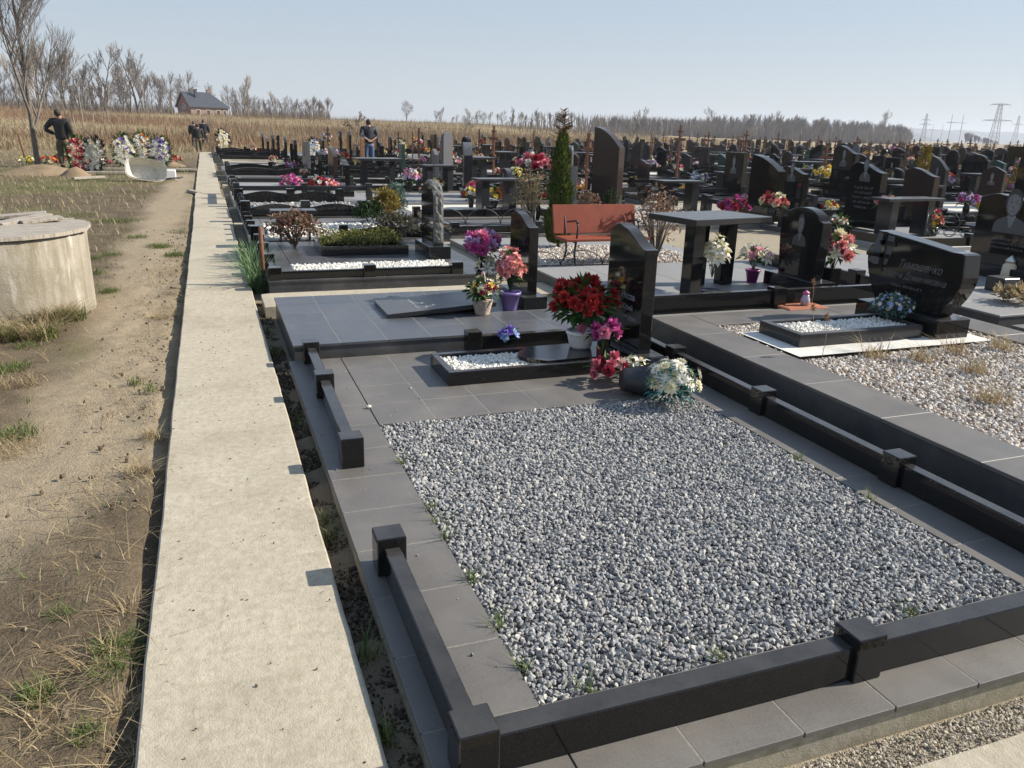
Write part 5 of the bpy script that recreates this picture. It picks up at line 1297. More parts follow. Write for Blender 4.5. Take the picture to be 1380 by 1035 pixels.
stuff('coarse_sand', scatter('coarse_sand', x3[k], y3[k], -.092 + 0 * x3[k], .0028, .0085, m_island('sand_grit', [(.52, .455, .35), (.44, .38, .28), (.58, .52, .42), (.36, .30, .22)], .9)), 'coarse sand and grit in front of the nearest plot', 'sand')
n = 1400; x4 = NR.uniform(3.2, 3.44, n); y4 = NR.uniform(1.5, 5.8, n)
stuff('narrow_weeds', blades(np.stack([x4, y4, np.full(n, -.1)], 1)[fbm(x4 * 3, y4 * 2.5, 51) > .5], .13, .006, .8, GRASSG, 'narrow_weeds'), 'weeds in the narrow gap between the two nearest plots', 'weeds')
stuff('gap_grass', blades(np.concatenate([tuftpts(.37, v, .05, 26, -.1) for v in (1.9, 2.3, 3.15, 3.3, 4.6, 6.2, 6.9)]), .12, .006, .7, GRASSG, 'gap_grass'), 'grass blades in the gap beside the path', 'grass')
ge = [(.81, v) for v in (3.66, 3.12, 3.0, 2.85, 2.5, 2.2, 1.95)] + [(1.45, 1.81), (2.25, 1.81), (.95, 1.81), (2.83, 2.6), (2.83, 3.1)]
stuff('edge_weeds', blades(np.concatenate([tuftpts(a, b, .035, 26, .0) for a, b in ge]), .075, .004, 1.0, GRASSG, 'edge_weeds'), 'tiny weeds round the edge of the grey gravel', 'weeds')
wd = []
for px, py in ((1240, 485), (1335, 540), (1310, 500), (1180, 480), (1290, 475), (1350, 470)): p = at(px, py, .14); wd.append(tuftpts(p.x, p.y, .13, 90, .13))
stuff('dry_weeds', blades(np.concatenate(wd), .16, .005, 1.2, GRASSD, 'dry_weeds'), 'dry brown weeds growing in the beige pebbles', 'weeds')
for px, py, h_, lb in ((1108, 480, .28, 'dry seed head stalk before the black bed frame'), (1092, 452, .22, 'thin dry stalk left of the seed head'), (1093, 412, .22, 'dry stalk in front of the terracotta tray')):
    p = at(px, py, .15); m = MB(); m.tube([(0, 0, 0), (.01, 0, h_ * .5), (0, .01, h_)], .003, 4); t = thing('dry_stalk', lb, 'dry plant', p); part('stem', m.mesh('stem', m_plain('dry_stem', (.35, .25, .15), .9)), t)
    m = MB(); rr = random.Random(9)
    for i in range(40): leaf(m, (0, .01, h_ + rr.uniform(-.02, .02)), rdir(rr), .03, .012)
    part('seed_head', m.mesh('seed_head', m_leaf('seed_brown', [(.25, .15, .08), (.35, .23, .14)])), t)
p = at(338, 385, -.1); t = thing('grass_clump', 'tall clump of fresh green grass beside the path by the rusty stake', 'grass', (0, 0, 0))
part('blades', blades(np.concatenate([tuftpts(.40, v, .10, 130, -.1) for v in (8.7, 9.2, 9.8, 10.4)]), .42, .016, .8, m_leaf('fresh_grass', [(.07, .13, .05), (.12, .2, .09), (.18, .25, .12)]), 'blades'), t)

# ------------------------------------------------------------------ the old well ring
t = NT('streaked_concrete'); s1 = t.noise(16, 5, .65, stretch=(1, 1, .09)); s2 = t.noise(5, 5, .7); s3 = t.noise(70, 4, .7); s4 = t.noise(7, 4, .6, stretch=(1, 1, .25))
c = t.mix(t.ramp(s1, [(.32, 0.0), (.68, 1.0)]), (.24, .205, .15), (.40, .365, .30)); c = t.mix(t.math('MULTIPLY', t.ramp(s2, [(.42, 0.0), (.66, 1.0)]), .6), c, (.21, .185, .125)); c = t.mix(t.math('MULTIPLY', t.ramp(s4, [(.58, 0.0), (.72, 1.0)]), .8), c, (.56, .54, .49)); c = t.mix(t.math('MULTIPLY', t.ramp(s3, [(.6, 0.0), (.75, 1.0)]), .4), c, (.12, .10, .07))
WELL = t.col(c).rough(.92).spec(.2).bump(t.math('ADD', s3, t.math('MULTIPLY', s2, 2.0)), .5, .012).m
t = thing('well', 'old round concrete well ring under a lid of weathered boards', 'well', (-1.93, 8.20, -.12)); r0 = .84; hz = height((-1.09, 8.35, -.12), 306)
m = MB(); prof = [(r0 * .86, 0), (r0 * 1.005, 0), (r0, .08), (r0 * .998, hz * .5), (r0 * 1.0, hz - .03), (r0 * .985, hz), (r0 * .86, hz), (r0 * .86, hz - .2)]
m.lathe(prof, 72); part('ring', m.mesh('ring', WELL), t)
t_ = NT('weathered_board'); wn = t_.noise(9, 6, .7, stretch=(1, 9, 1)); t_.col(t_.ramp(wn, [(.3, (.15, .125, .10)), (.5, (.33, .29, .235)), (.75, (.48, .43, .36))])).rough(.9).bump(wn, .7, .008); BOARD = t_.m
rl = .875
for k in range(8):
    y0 = -rl + .01 + k * .2185; y1 = y0 + (.2185 - R.uniform(.006, .02)); y1 = min(y1, rl - .005)
    if k == 4: y1 -= .08
    ysx = [y0 + (y1 - y0) * i / 5 for i in range(6)]; hx = [math.sqrt(max(.0, rl * rl - v * v)) + R.uniform(-.012, .012) for v in ysx]
    pts = [(h_, v) for h_, v in zip(hx, ysx)] + [(-h_, v) for h_, v in zip(hx[::-1], ysx[::-1])]; n_ = len(pts); m = MB()
    m.add([(x_, v, hz + .003) for x_, v in pts] + [(x_, v, hz + .034 + R.uniform(0, .004)) for x_, v in pts], [tuple(range(n_))[::-1], tuple(range(n_, 2 * n_))] + [(i, (i + 1) % n_, (i + 1) % n_ + n_, i + n_) for i in range(n_)])
    o = part('board', m.mesh('board', BOARD), t); o.rotation_euler.z = rad(24)
for k, (x_, y_, a, L_, zz) in enumerate(((.30, .30, .9, .55, .045), (.05, .52, .15, .8, .045), (.45, .25, .5, .35, .045))):
    m = MB(); m.box(-L_ / 2, -.06, 0, L_ / 2, .06, .03, 0, .004); o = part('loose_board', m.mesh('loose_board', BOARD), t); o.location = (x_, y_, hz + zz); o.rotation_euler = (rad(3), rad(-4), a)

wc = []; wg = []
for px, py, r, n_ in ((30, 442, .16, 260), (75, 440, .14, 260), (100, 436, .09, 120), (8, 462, .14, 200), (55, 460, .16, 220), (20, 425, .1, 120)):
    p = at(px, py, -.07); wc.append(tuftpts(p.x, p.y, r, n_)); wg.append(tuftpts(p.x + .03, p.y, r * .8, n_ // 2))
stuff('tall_weeds', blades(np.concatenate(wc), .24, .0045, 1.6, GRASSD, 'tall_weeds'), 'tangle of tall dry weeds at the foot of the well', 'weeds')
stuff('weed_leaves', blades(np.concatenate(wg), .17, .009, 1.0, GRASSG, 'weed_leaves'), 'green weeds growing through the dry tangle by the well', 'weeds')
# ------------------------------------------------------------------ wreaths, fresh graves and tools on the left
def wreath(p, cols, label, s=1.0, rz=0.0, lean=14, seed=1, ring='green', group=None, ribbon='black'):
    """tall oval funeral wreath leaning on its stand, face to -y"""
    rr = random.Random(seed); t = thing('wreath', label, 'wreath', p, rz, group); t.scale = (s, s, s)
    Mx = Matrix.Rotation(rad(-lean), 4, 'X'); f = MB(); bl = {}
    for i in range(230):
        a = rr.uniform(0, 2 * PI); k = rr.uniform(.6, 1.15); q = Vector((.34 * k * math.cos(a), rr.uniform(-.05, .05), .56 + .5 * k * math.sin(a)))
        leaf(f, Mx @ q, Mx @ (Vector((math.cos(a), -.5, math.sin(a))) + rdir(rr) * .4), .17, .06)
    part('greenery', f.mesh('greenery', LEAF if ring == 'green' else m_leaf('black_tulle', [(.01, .01, .012), (.03, .03, .035)])), t)
    for i in range(70):
        a = 2 * PI * i / 70 * 3 + rr.uniform(-.1, .1); k = rr.uniform(.12, 1.08) ** .8; q = Vector((.31 * k * math.cos(a), -.07 + rr.uniform(-.03, .02), .56 + .47 * k * math.sin(a)))
        c = cols[0] if (i // 9) % 2 == 0 else rr.choice(cols); bloom(bl.setdefault(c, MB()), Mx @ q, Mx @ Vector((math.cos(a) * .3, -1, math.sin(a) * .3)), 'low', .075, 0, rr)
    for c, m in bl.items(): part('blossoms', m.mesh('blossoms', PET[c]), t)
    m = MB(); m.tube([Mx @ Vector((-.2, .05, 0)), Mx @ Vector((0, .06, 1.0))], .012, 5); m.tube([Mx @ Vector((.2, .05, 0)), Mx @ Vector((0, .06, 1.0))], .012, 5); m.tube([(0, .42, 0), Mx @ Vector((0, .06, .95))], .012, 5); part('stand', m.mesh('stand', IRON), t)
    return t
def gp(px, py, z=None):
    p = at(px, py, -.06); p.z = tz(p.x, p.y) if z is None else z; return p
wreath(gp(170, 226), ['white', 'violet', 'white', 'cream'], 'violet and white wreath left of three behind the tipped trough', 1.0, rad(8), seed=2)
wreath(gp(194, 222), ['white', 'cream', 'white', 'white', 'orange'], 'white wreath with orange touches, middle of three behind the trough', 1.05, 0, seed=3)
wreath(gp(217, 226), ['white', 'violet'], 'white and violet ribbon wreath, right of three behind the trough', .98, rad(-6), seed=4)
wreath(gp(110, 232), ['crimson', 'white', 'coral', 'cream'], 'crimson and coral wreath beside the man at the bare tree', .95, rad(10), seed=5)
wreath(gp(127, 234), ['white', 'cream'], 'dark wreath with white flowers right of the coral one', .95, rad(-24), seed=6, ring='black')
wreath(gp(303, 205), ['white', 'yellow', 'cream'], 'black wreath with white and yellow flowers near the path end', 1.05, rad(25), seed=7, ring='black')
wreath(gp(424, 218), ['white', 'blue'], 'black wreath with white flowers left of the man in the dark jacket', .9, rad(10), seed=8, ring='black')
wreath(gp(540, 216), ['cream', 'yellow', 'white'], 'black wreath with cream flowers right of the man in the dark jacket', .9, rad(-10), seed=9, ring='black')
for k, (px, py, c, lb) in enumerate(((58, 222, ['orange', 'cream', 'red'], 'orange and red flowers on the fresh grave by the bare tree'), (70, 224, ['cream', 'coral', 'orange'], 'pale orange flowers right of the red ones on the fresh grave'), (40, 224, ['yellow', 'cream'], 'yellow flowers at the iron post by the bare tree'), (80, 220, ['red', 'crimson'], 'red flowers beside the standing man'), (235, 220, ['red', 'coral'], 'small red flowers at the slanting iron post'), (140, 226, ['white', 'crimson'], 'white and crimson flowers right of the dark wreath'))):
    p = gp(px, py); bouquet(p, lb, c, .26, .16, .10, 18, 'low', .08, None, seed=70 + k, leaves=34, lw=.08)
def post(px, py, top, r, mat, label, lean=0.0, cross=False, group=None):
    p = gp(px, py); h = height(p, top); t = thing('post', label, 'post', p); m = MB(); m.tube([(0, 0, 0), (lean * .5, 0, h * .5), (lean, 0, h)], r, 8); part('shaft', m.mesh('shaft', mat), t); return t
post(36, 222, 180, .03, RUST, 'leaning rusty iron post left of the bare tree', -.12)
post(231, 212, 170, .03, RUST, 'leaning rusty iron post right of the wreaths', -.12)
WOODP = m_plain('ochre_wood', (.30, .15, .06), .75, .3, 14)
p = gp(489, 230); hh = height(p, 186); m = MB(); m.box(-.075, -.075, 0, .075, .075, hh, 0, .008); o = link('wooden_post', m.mesh('wooden_post', WOODP), None, p); tag(o, 'ochre wooden post standing by the man in the dark jacket', 'post')
# a heap of excavated soil, planks
def moundmesh(rx, ry, h, seed):
    n = 22; V = []; F = []
    for i in range(n + 1):
        for j in range(n + 1):
            a, b = i / n * 2 - 1, j / n * 2 - 1; d = min(1, math.hypot(a, b)); z = h * (math.cos(d * PI) * .5 + .5) * (.75 + .6 * float(fbm(a * 3 + seed, b * 3, seed))) - .03
            V.append((a * rx, b * ry, z))
    for i in range(n):
        for j in range(n): F.append((i * (n + 1) + j, (i + 1) * (n + 1) + j, (i + 1) * (n + 1) + j + 1, i * (n + 1) + j + 1))
    return np_mesh('soil_mound', V, F, m_concrete('heaped_soil', (.33, .24, .15), (.25, .18, .11), (.17, .12, .07), 1.5, .9), smooth=True)
for k, (px, py, rx, ry, h_, lb) in enumerate(((60, 236, 1.6, .9, .28, 'low mound of brown soil with orange flowers'), (232, 224, .7, .5, .18, 'small sandy mound beside the slanting post'), (102, 240, .6, .4, .34, 'heap of rough soil in front of the coral wreath'))):
    o = link('soil_mound', moundmesh(rx, ry, h_, 3 + k), None, gp(px, py)); tag(o, lb, 'soil mound')
for k, (px, py, L_, a, w, lb) in enumerate(((150, 236, 1.5, .05, .22, 'grey plank lying left of the tipped trough'), (185, 231, 3.4, .02, .16, 'long plank lying behind the tipped trough'), (240, 232, 1.2, -.03, .4, 'pale concrete plate right of the trough'), (262, 262, .75, 1.9, .13, 'short plank on edge beside the path'), (120, 243, 1.0, .8, .12, 'short board lying before the wreath'))):
    m = MB(); m.box(-L_ / 2, -w / 2, 0, L_ / 2, w / 2, .06, 0, .006); o = link('plank', m.mesh('plank', BOARD if k != 2 else CONCW), None, gp(px, py) + Vector((0, 0, .03)), a); tag(o, lb, 'plank')
# tipped trough: open tub on its long side
p = gp(199, 246); t = thing('trough', 'pale grey plastic tub of a barrow tipped on its side', 'barrow tub', p, rad(6)); m = MB()
def ringpts(w, d, z, n=28): return [(w * math.copysign(abs(math.cos(a)) ** .55, math.cos(a)), d * math.copysign(abs(math.sin(a)) ** .55, math.sin(a)), z) for a in [2 * PI * i / n for i in range(n)]]
Rg = [ringpts(.53, .31, 0), ringpts(.50, .29, -.02), ringpts(.34, .20, -.36), ringpts(.31, .17, -.37), ringpts(.33, .19, -.33), ringpts(.48, .27, -.03), ringpts(.5, .28, 0)]
vs = [q for r_ in Rg for q in r_]; n = 28; fs = []
for r_ in range(len(Rg) - 1):
    for i in range(n): j = (i + 1) % n; fs.append((r_ * n + i, r_ * n + j, (r_ + 1) * n + j, (r_ + 1) * n + i))
fs.append(tuple(range(3 * n, 4 * n))); fs.append(tuple(range(4 * n, 5 * n))[::-1])
Mt = Matrix.Translation((0, 0, .33)) @ Matrix.Rotation(rad(8), 4, 'Y') @ Matrix.Rotation(rad(72), 4, 'X'); m.add(vs, fs, 0, False, Mt); part('tub', m.mesh('tub', m_plain('dirty_plastic', (.56, .53, .46), .6, .18, 14)), t)
m = MB(); m.tube([(.5, .3, .05), (.95, .35, .10)], .02, 6); m.tube([(-.3, .35, .05), (.9, .55, .06)], .02, 6); part('handle', m.mesh('handle', IRON), t)
m = MB(); m.box(-.2, -.12, 0, .2, .12, .28, 0, .02); o = link('white_canister', m.mesh('white_canister', WHITEP), None, gp(228, 243)); 
m = MB(); 
tag(o, 'white plastic canister right of the tipped tub', 'canister')
# stray bits on the tiles and the concrete
n = 260; xa = NR.uniform(.46, 3.0, n); ya = NR.uniform(1.5, 5.6, n); k = ~((xa > .78) & (xa < 2.86) & (ya > 1.77) & (ya < 4.24)) & (np.minimum(np.abs(xa - .8), np.abs(ya - 4.22)) < .12 + .5 * NR.random(n) ** 3)
stuff('stray_gravel', scatter('stray_gravel', xa[k], ya[k], ZT + .003 + 0 * xa[k], .003, .010, GRAVEL), 'few grey stones kicked out onto the tiles', 'gravel')
n = 420; xb = NR.uniform(-.30, .31, n); yb_ = NR.uniform(1.3, 9, n)
stuff('path_grit', scatter('path_grit', xb, yb_, .003 + 0 * xb, .0015, .006, SOILC), 'soil grit strewn on the concrete path', 'soil')
# ------------------------------------------------------------------ tall field grass up the hill
n = 210000; yy = 42 * (200 / 42) ** NR.random(n); xx = yy * NR.uniform(-.75, .85, n)
lim = 46 + 74 * np.maximum(0, xx / yy - .1) ** 1.3 + 1.5
k = (yy > np.where(xx < -1, 46, lim)); xx = xx[k]; yy = yy[k]; zz = terrain(xx, yy); _, _, rd = zones(xx, yy)
pk = NR.random(len(xx)) < np.clip(rd * .9, .06, .9)
P_ = np.stack([xx, yy, zz - .02], 1)
def blades_far(P, h, w, mat, name):
    return blades(P, h, w, .45, mat, name)
stuff('reeds', blades_far(P_[pk], .85, .032, REED, 'reeds'), 'rusty brown reeds in belts over the field', 'reeds')
stuff('field_grass', blades_far(P_[~pk], .42, .034, STRAW, 'field_grass'), 'straw coloured field grass rising behind the graves', 'grass')

n = 60000; yy = 50 * (175 / 50) ** NR.random(n); xx = yy * NR.uniform(-.42, .5, n); k = (fbm(xx * .07, yy * .12, 61) > .52) & (yy > 48 + 40 * np.maximum(0, xx / yy)); xx = xx[k]; yy = yy[k]
stuff('brown_brush', blades(np.stack([xx, yy, terrain(xx, yy)], 1), 1.15, .03, .5, m_leaf('brush', [(.15, .10, .06), (.21, .14, .085), (.26, .19, .12), (.11, .08, .05)]), 'brown_brush'), 'patches of darker brown brush over the field', 'brush')
# ------------------------------------------------------------------ bare trees
rr = random.Random(5)
def gpt(px, d, zoff=0.0):
    """point on the land seen in column px, d metres ahead"""
    lo, hi = -1.2 * d, 3 * d
    for _ in range(60):
        m_ = (lo + hi) / 2
        if pix((m_, d, 1.0))[0] < px: lo = m_
        else: hi = m_
    return Vector((lo, d, tz(lo, d) - .05 + zoff))
p = gpt(45, 31.5)
tree('bare_tree', 'tall bare tree with many upright branches at the left edge', p, tree_meshes(random.Random(12), 8.6, .095, BARK, TWIG, .8, levels=5, spread=.58, kids=(4, 5), upw=.72, trunk=.25, wob=.022, shrink=.64), 2.2)
VAR = [tree_meshes(random.Random(20 + k), 10.5, .16, BARK, (TWIG, TWIGR, TWIGP)[k % 3], 5, levels=4, spread=(.55, .48, .42, .62)[k], kids=(3, 4), upw=(.5, .7, .85, .3)[k], trunk=.14, wob=.12, shrink=.66) for k in range(4)]
BIR = [tree_meshes(random.Random(40 + k), 9, .07, TWIGP, TWIGR, 5, levels=3, spread=.34, kids=(5, 6), upw=.7, trunk=.15, wob=.05, shrink=.42) for k in range(2)]
first = {}
def plant(ms, key, p, sc, label, group=None, name='bare_tree'):
    rz = R.uniform(0, 6.28)
    if key not in first: first[key] = tree(name, label, p, ms, rz, group, sc); return
    dup(first[key], p, rz, label, 'tree', group, (sc,) * 3)
for k in range(84):
    px = -190 + 530 * (k + R.uniform(-.8, .8)) / 84; d = R.uniform(150, 205) if not 236 < px < 325 else R.uniform(232, 250); big = 1.05 if px < 260 else .85
    plant(VAR[k % 4], k % 4, gpt(px, d), big * R.choice((R.uniform(.45, .75), R.uniform(.8, 1.25))), 'bare tree in the long line on the hill left of the brick house' if px < 245 else 'bare tree in the line behind the brick house', 'bare trees left of the house' if px < 245 else 'bare trees behind the house')
for k in range(24):
    px = 318 + 130 * (k + R.random()) / 24; plant(VAR[(k * 3) % 4], (k * 3) % 4, gpt(px, R.uniform(190, 230)), R.uniform(.42, .68), 'low bare tree on the skyline right of the brick house', 'bare trees right of the house')
for k, px in enumerate((100, 112, 126, 138, 146)):
    plant(BIR[k % 2], 'b%d' % (k % 2), gpt(px, 92 + k * 5), R.uniform(.75, .92), 'slender reddish bare tree right of the tall tree', 'slender trees by the tall tree')
for k, px in enumerate((708, 716, 724, 733, 741, 750, 690)):
    plant(BIR[k % 2], 'b%d' % (k % 2), gpt(px, 118 + k * 3), R.uniform(.55, .78), 'slender birch in the thicket left of the thuja tip', 'birches left of the thuja')
for px, d, sc, v, lb in ((548, 190, .55, 3, 'round bare tree alone on the skyline right of the man'), (858, 120, .60, 0, 'bare tree standing alone right of the tall brown headstone'), (780, 200, .42, 1, 'small bare tree on the skyline beside the thuja'), (958, 250, 1.2, 0, 'spreading bare tree in front of the grey wood, leftmost'), (1042, 250, 1.2, 3, 'spreading bare tree in front of the grey wood, middle'), (1186, 300, 1.75, 0, 'big bare tree at the right end of the grey wood'), (1100, 260, 1.1, 1, 'upright bare tree in front of the grey wood'), (432, 150, .42, 1, 'dark small tree on the skyline left of the young tree'), (420, 152, .38, 2, 'thin dark tree beside the small one on the skyline'), (335, 150, .5, 2, 'pointed bare tree right of the brick house'), (632, 95, .3, 3, 'low bush on the field right of the man')):
    plant(VAR[v], v, gpt(px, d), sc, lb)
for k in range(26):
    px = 585 + 215 * (k + R.random()) / 26; plant(VAR[(k * 3 + 3) % 4], (k * 3 + 3) % 4, gpt(px, R.uniform(215, 260)), R.uniform(.30, .62), 'low grey tree on the skyline above the field', 'low trees above the field')
# young tree with withered leaves
p = gpt(478, 44); ms = tree_meshes(random.Random(77), 3.6, .035, BARK, TWIG, 2.5, levels=3, spread=.75, kids=(3, 4), upw=.1, trunk=.4, wob=.1, shrink=.5)
t = tree('young_tree', 'young tree with withered brown leaves left of the man', p, ms, 0, None, 1.0)
m = MB(); q = random.Random(3); vs_ = [v.co for v in ms[1].vertices]
for i in range(420): leaf(m, q.choice(vs_), rdir(q, 0), .11, .06)
part('leaves', m.mesh('leaves', m_leaf('withered_leaf', [(.28, .21, .14), (.42, .36, .28), (.2, .13, .08)])), t)
# grey wood on the right: trunks and twigs merging
fw = [tree_meshes(random.Random(60 + k), 13, .22, TWIG, TWIG, 9, levels=3, spread=.5, kids=(4, 5), upw=.6, trunk=.25, wob=.12, shrink=.6) for k in range(3)]
def merge(objs, name, mats):
    VV = []; FF = []; b_ = 0
    for me, M in objs:
        n_ = len(me.vertices); co = np.empty(n_ * 3); me.vertices.foreach_get('co', co); A = np.array(M); VV.append(co.reshape(-1, 3) @ A[:3, :3].T + A[:3, 3])
        me.calc_loop_triangles(); tr = np.empty(len(me.loop_triangles) * 3, np.int32); me.loop_triangles.foreach_get('vertices', tr); FF.append(tr.reshape(-1, 3) + b_); b_ += n_
    return np_mesh(name, np.concatenate(VV), np.concatenate(FF), mats)
ob = []
for k in range(380):
    px = 790 + 438 * R.random() ** .9; d = R.uniform(330, 430); s = (.55 + .55 * min(1, (px - 770) / 250)) * R.uniform(.8, 1.12)
    if px > 1205: s *= 1 - .45 * (px - 1205) / 23
    p = gpt(px, d); M = Matrix.Translation(p) @ Matrix.Rotation(R.uniform(0, 6.28), 4, 'Z') @ Matrix.Diagonal((s, s, s * 1.0, 1)); f = fw[k % 3]; ob += [(f[0], M), (f[1], M)]
def scrub(n, px0, px1, d0, d1, h, w, mat, name, label, fall=None):
    P_ = []
    for i in range(n):
        px = R.uniform(px0, px1); p = gpt(px, R.uniform(d0, d1))
        if fall and R.random() > fall(px): continue
        P_.append(p)
    stuff(name, blades(np.array(P_), h, w, .22, mat, name), label, 'scrub')
SCR = m_leaf('scrub_twigs', [(.15, .125, .105), (.19, .16, .135), (.12, .10, .088), (.22, .185, .15)])
scrub(7500, -230, 445, 165, 215, 2.3, .10, SCR, 'scrub', 'grey brown scrub under the line of bare trees on the hill', lambda px: 0 if 236 < px < 314 else 1)
scrub(14000, 700, 1226, 330, 410, 8.5, .32, SCR, 'wood_undergrowth', 'grey undergrowth filling the wood on the right', lambda px: min(1, max(.02, (px - 760) / 160)))
scrub(1200, 680, 900, 130, 200, 1.6, .08, SCR, 'field_scrub', 'thin scrub at the far edge of the field')
stuff('grey_wood', merge(ob, 'grey_wood', TWIG), 'dense grey leafless wood along the right horizon', 'wood')
ob = []
for k in range(60):
    px = R.uniform(1300, 1346); s = .6 * (1 - .75 * (px - 1300) / 46) * R.uniform(.75, 1.1) + .1; p = gpt(px, R.uniform(470, 520)); ob += [(fw[k % 3][1], Matrix.Translation(p) @ Matrix.Rotation(R.uniform(0, 6), 4, 'Z') @ Matrix.Diagonal((s * 1.3, s * 1.3, s * 1.3, 1)))]
stuff('dark_copse', merge(ob, 'dark_copse', m_plain('dusky_twigs', (.10, .085, .09), .9)), 'dusky sloping copse left of the big pylon', 'wood')
# far ridge
V = []; F = []; N = 90
for i in range(N + 1):
    px = 1190 + 330 * i / N; q = gpt(px, 2300); h = 34 + 16 * float(fbm(np.array(i * .12), np.array(2.0), 5)) - 8 * (i / N)
    for k_, (dd_, hh_) in enumerate(((-260, -4), (-120, h * .72), (0, h), (240, h * .7), (420, -4))): V.append((q.x, 2300 + dd_, hh_ + 3 * float(noise2(np.array(i * .9), np.array(k_ * 3.0), 3))))
for i in range(N):
    for k_ in range(4): a = i * 5 + k_; F.append((a, a + 5, a + 6, a + 1))
g2 = link('hills', np_mesh('hills', V, F, m_plain('far_woodland', (.12, .13, .125), 1.0, .25, .02), smooth=True)); tag(g2, 'low wooded ridge far off on the right', 'hills', kind='structure')

# ------------------------------------------------------------------ brick house on the hill
hp = gpt(275, 215); rz = rad(24)
t = thing('brick_house', 'red brick house with steep dark roof on the hill crest', 'house', hp, rz); t.scale = (.88,) * 3
BRK = NT('red_brick'); bt = BRK.n('ShaderNodeTexBrick'); bt.inputs['Scale'].default_value = 5; bt.inputs['Color1'].default_value = (.38, .075, .042, 1); bt.inputs['Color2'].default_value = (.28, .055, .032, 1); bt.inputs['Mortar'].default_value = (.3, .2, .16, 1); BRK.l(BRK.obj(), bt.inputs[0]); BRK.col(bt.outputs[0]).rough(.9); BRK = BRK.m
ROOF = m_plain('slate_roof', (.05, .055, .065), .5, .3, 3); GLS = m_plain('window_glass', (.04, .05, .06), .08); FRM = m_plain('pale_frame', (.6, .55, .5), .5)
W2, D2, E, Rg_ = 5.2, 4.2, 2.7, 6.2           # half length, half depth, eaves, ridge
m = MB(); m.box(-W2, -D2, -1.5, W2, D2, E); m.add([(-W2, -D2, E), (-W2, D2, E), (-W2, 0, Rg_ - .25), (W2 * .45, 0, Rg_ - .25), (W2 * .45, -D2, E), (W2 * .45, D2, E)], [(0, 2, 1), (0, 4, 3, 2), (1, 2, 3, 5)]); part('wall', m.mesh('wall', BRK), t)
ov = .5; m = MB()
def roofpoly(pts): 
    n_ = len(pts); m.add(list(pts) + [(a, b, c + .18) for a, b, c in pts], [tuple(range(n_)), tuple(range(2 * n_ - 1, n_ - 1, -1))] + [(i, (i + 1) % n_, (i + 1) % n_ + n_, i + n_) for i in range(n_)])
eo = E - .35
roofpoly([(-W2 - ov, -D2 - ov, eo), (W2 + ov, -D2 - ov, eo), (W2 * .4, 0, Rg_), (-W2 - ov, 0, Rg_)]); roofpoly([(-W2 - ov, 0, Rg_), (W2 * .4, 0, Rg_), (W2 + ov, D2 + ov, eo), (-W2 - ov, D2 + ov, eo)]); roofpoly([(W2 + ov, -D2 - ov, eo), (W2 + ov, D2 + ov, eo), (W2 * .4, 0, Rg_)])
rf = part('roof', m.mesh('roof', ROOF), t)
for cx_, cy_ in ((-2.4, -1.6), (2.0, .6)):
    m = MB(); m.box(cx_ - .35, cy_ - .35, 3.6, cx_ + .35, cy_ + .35, Rg_ + .7, 0, .03); m.box(cx_ - .42, cy_ - .42, Rg_ + .7, cx_ + .42, cy_ + .42, Rg_ + .85); part('chimney', m.mesh('chimney', BRK if cx_ > 0 else ROOF), rf)
for (x_, y_, w_, z0_, z1_, side) in ((-3.2, 0, .9, .4, 1.7, 0), (-.4, 0, .9, .4, 1.7, 0), (2.4, 0, .9, .4, 1.7, 0), (4.2, 0, .6, .4, 1.7, 0)):
    m = MB(); m.box(x_ - w_ / 2 - .12, -D2 - .06, z0_ - .12, x_ + w_ / 2 + .12, -D2 - .005, z1_ + .12, 0, .01); f = part('window', m.mesh('window', FRM), t)
    m = MB(); m.box(x_ - w_ / 2, -D2 - .075, z0_, x_ + w_ / 2, -D2 - .062, z1_); part('pane', m.mesh('pane', GLS), f)
m = MB(); m.add([(-W2 - .07, a, b) for a, b in [(-1.3, 1.6), (1.3, 1.6)] + [(1.3 * math.cos(rad(q)), 1.7 + 1.5 * math.sin(rad(q))) for q in range(0, 181, 15)]], [tuple(range(15))[::-1]]); m.add([(-W2 - .01, a, b) for a, b in [(-1.3, 1.6), (1.3, 1.6)] + [(1.3 * math.cos(rad(q)), 1.7 + 1.5 * math.sin(rad(q))) for q in range(0, 181, 15)]], [tuple(range(15))]); f = part('arched_window', m.mesh('arched_window', GLS), t)
m = MB(); m.tube([(-W2 - .08, 1.35 * math.cos(rad(q)), 1.7 + 1.55 * math.sin(rad(q))) for q in range(0, 181, 12)], .09, 5); part('arch_frame', m.mesh('arch_frame', FRM), f)

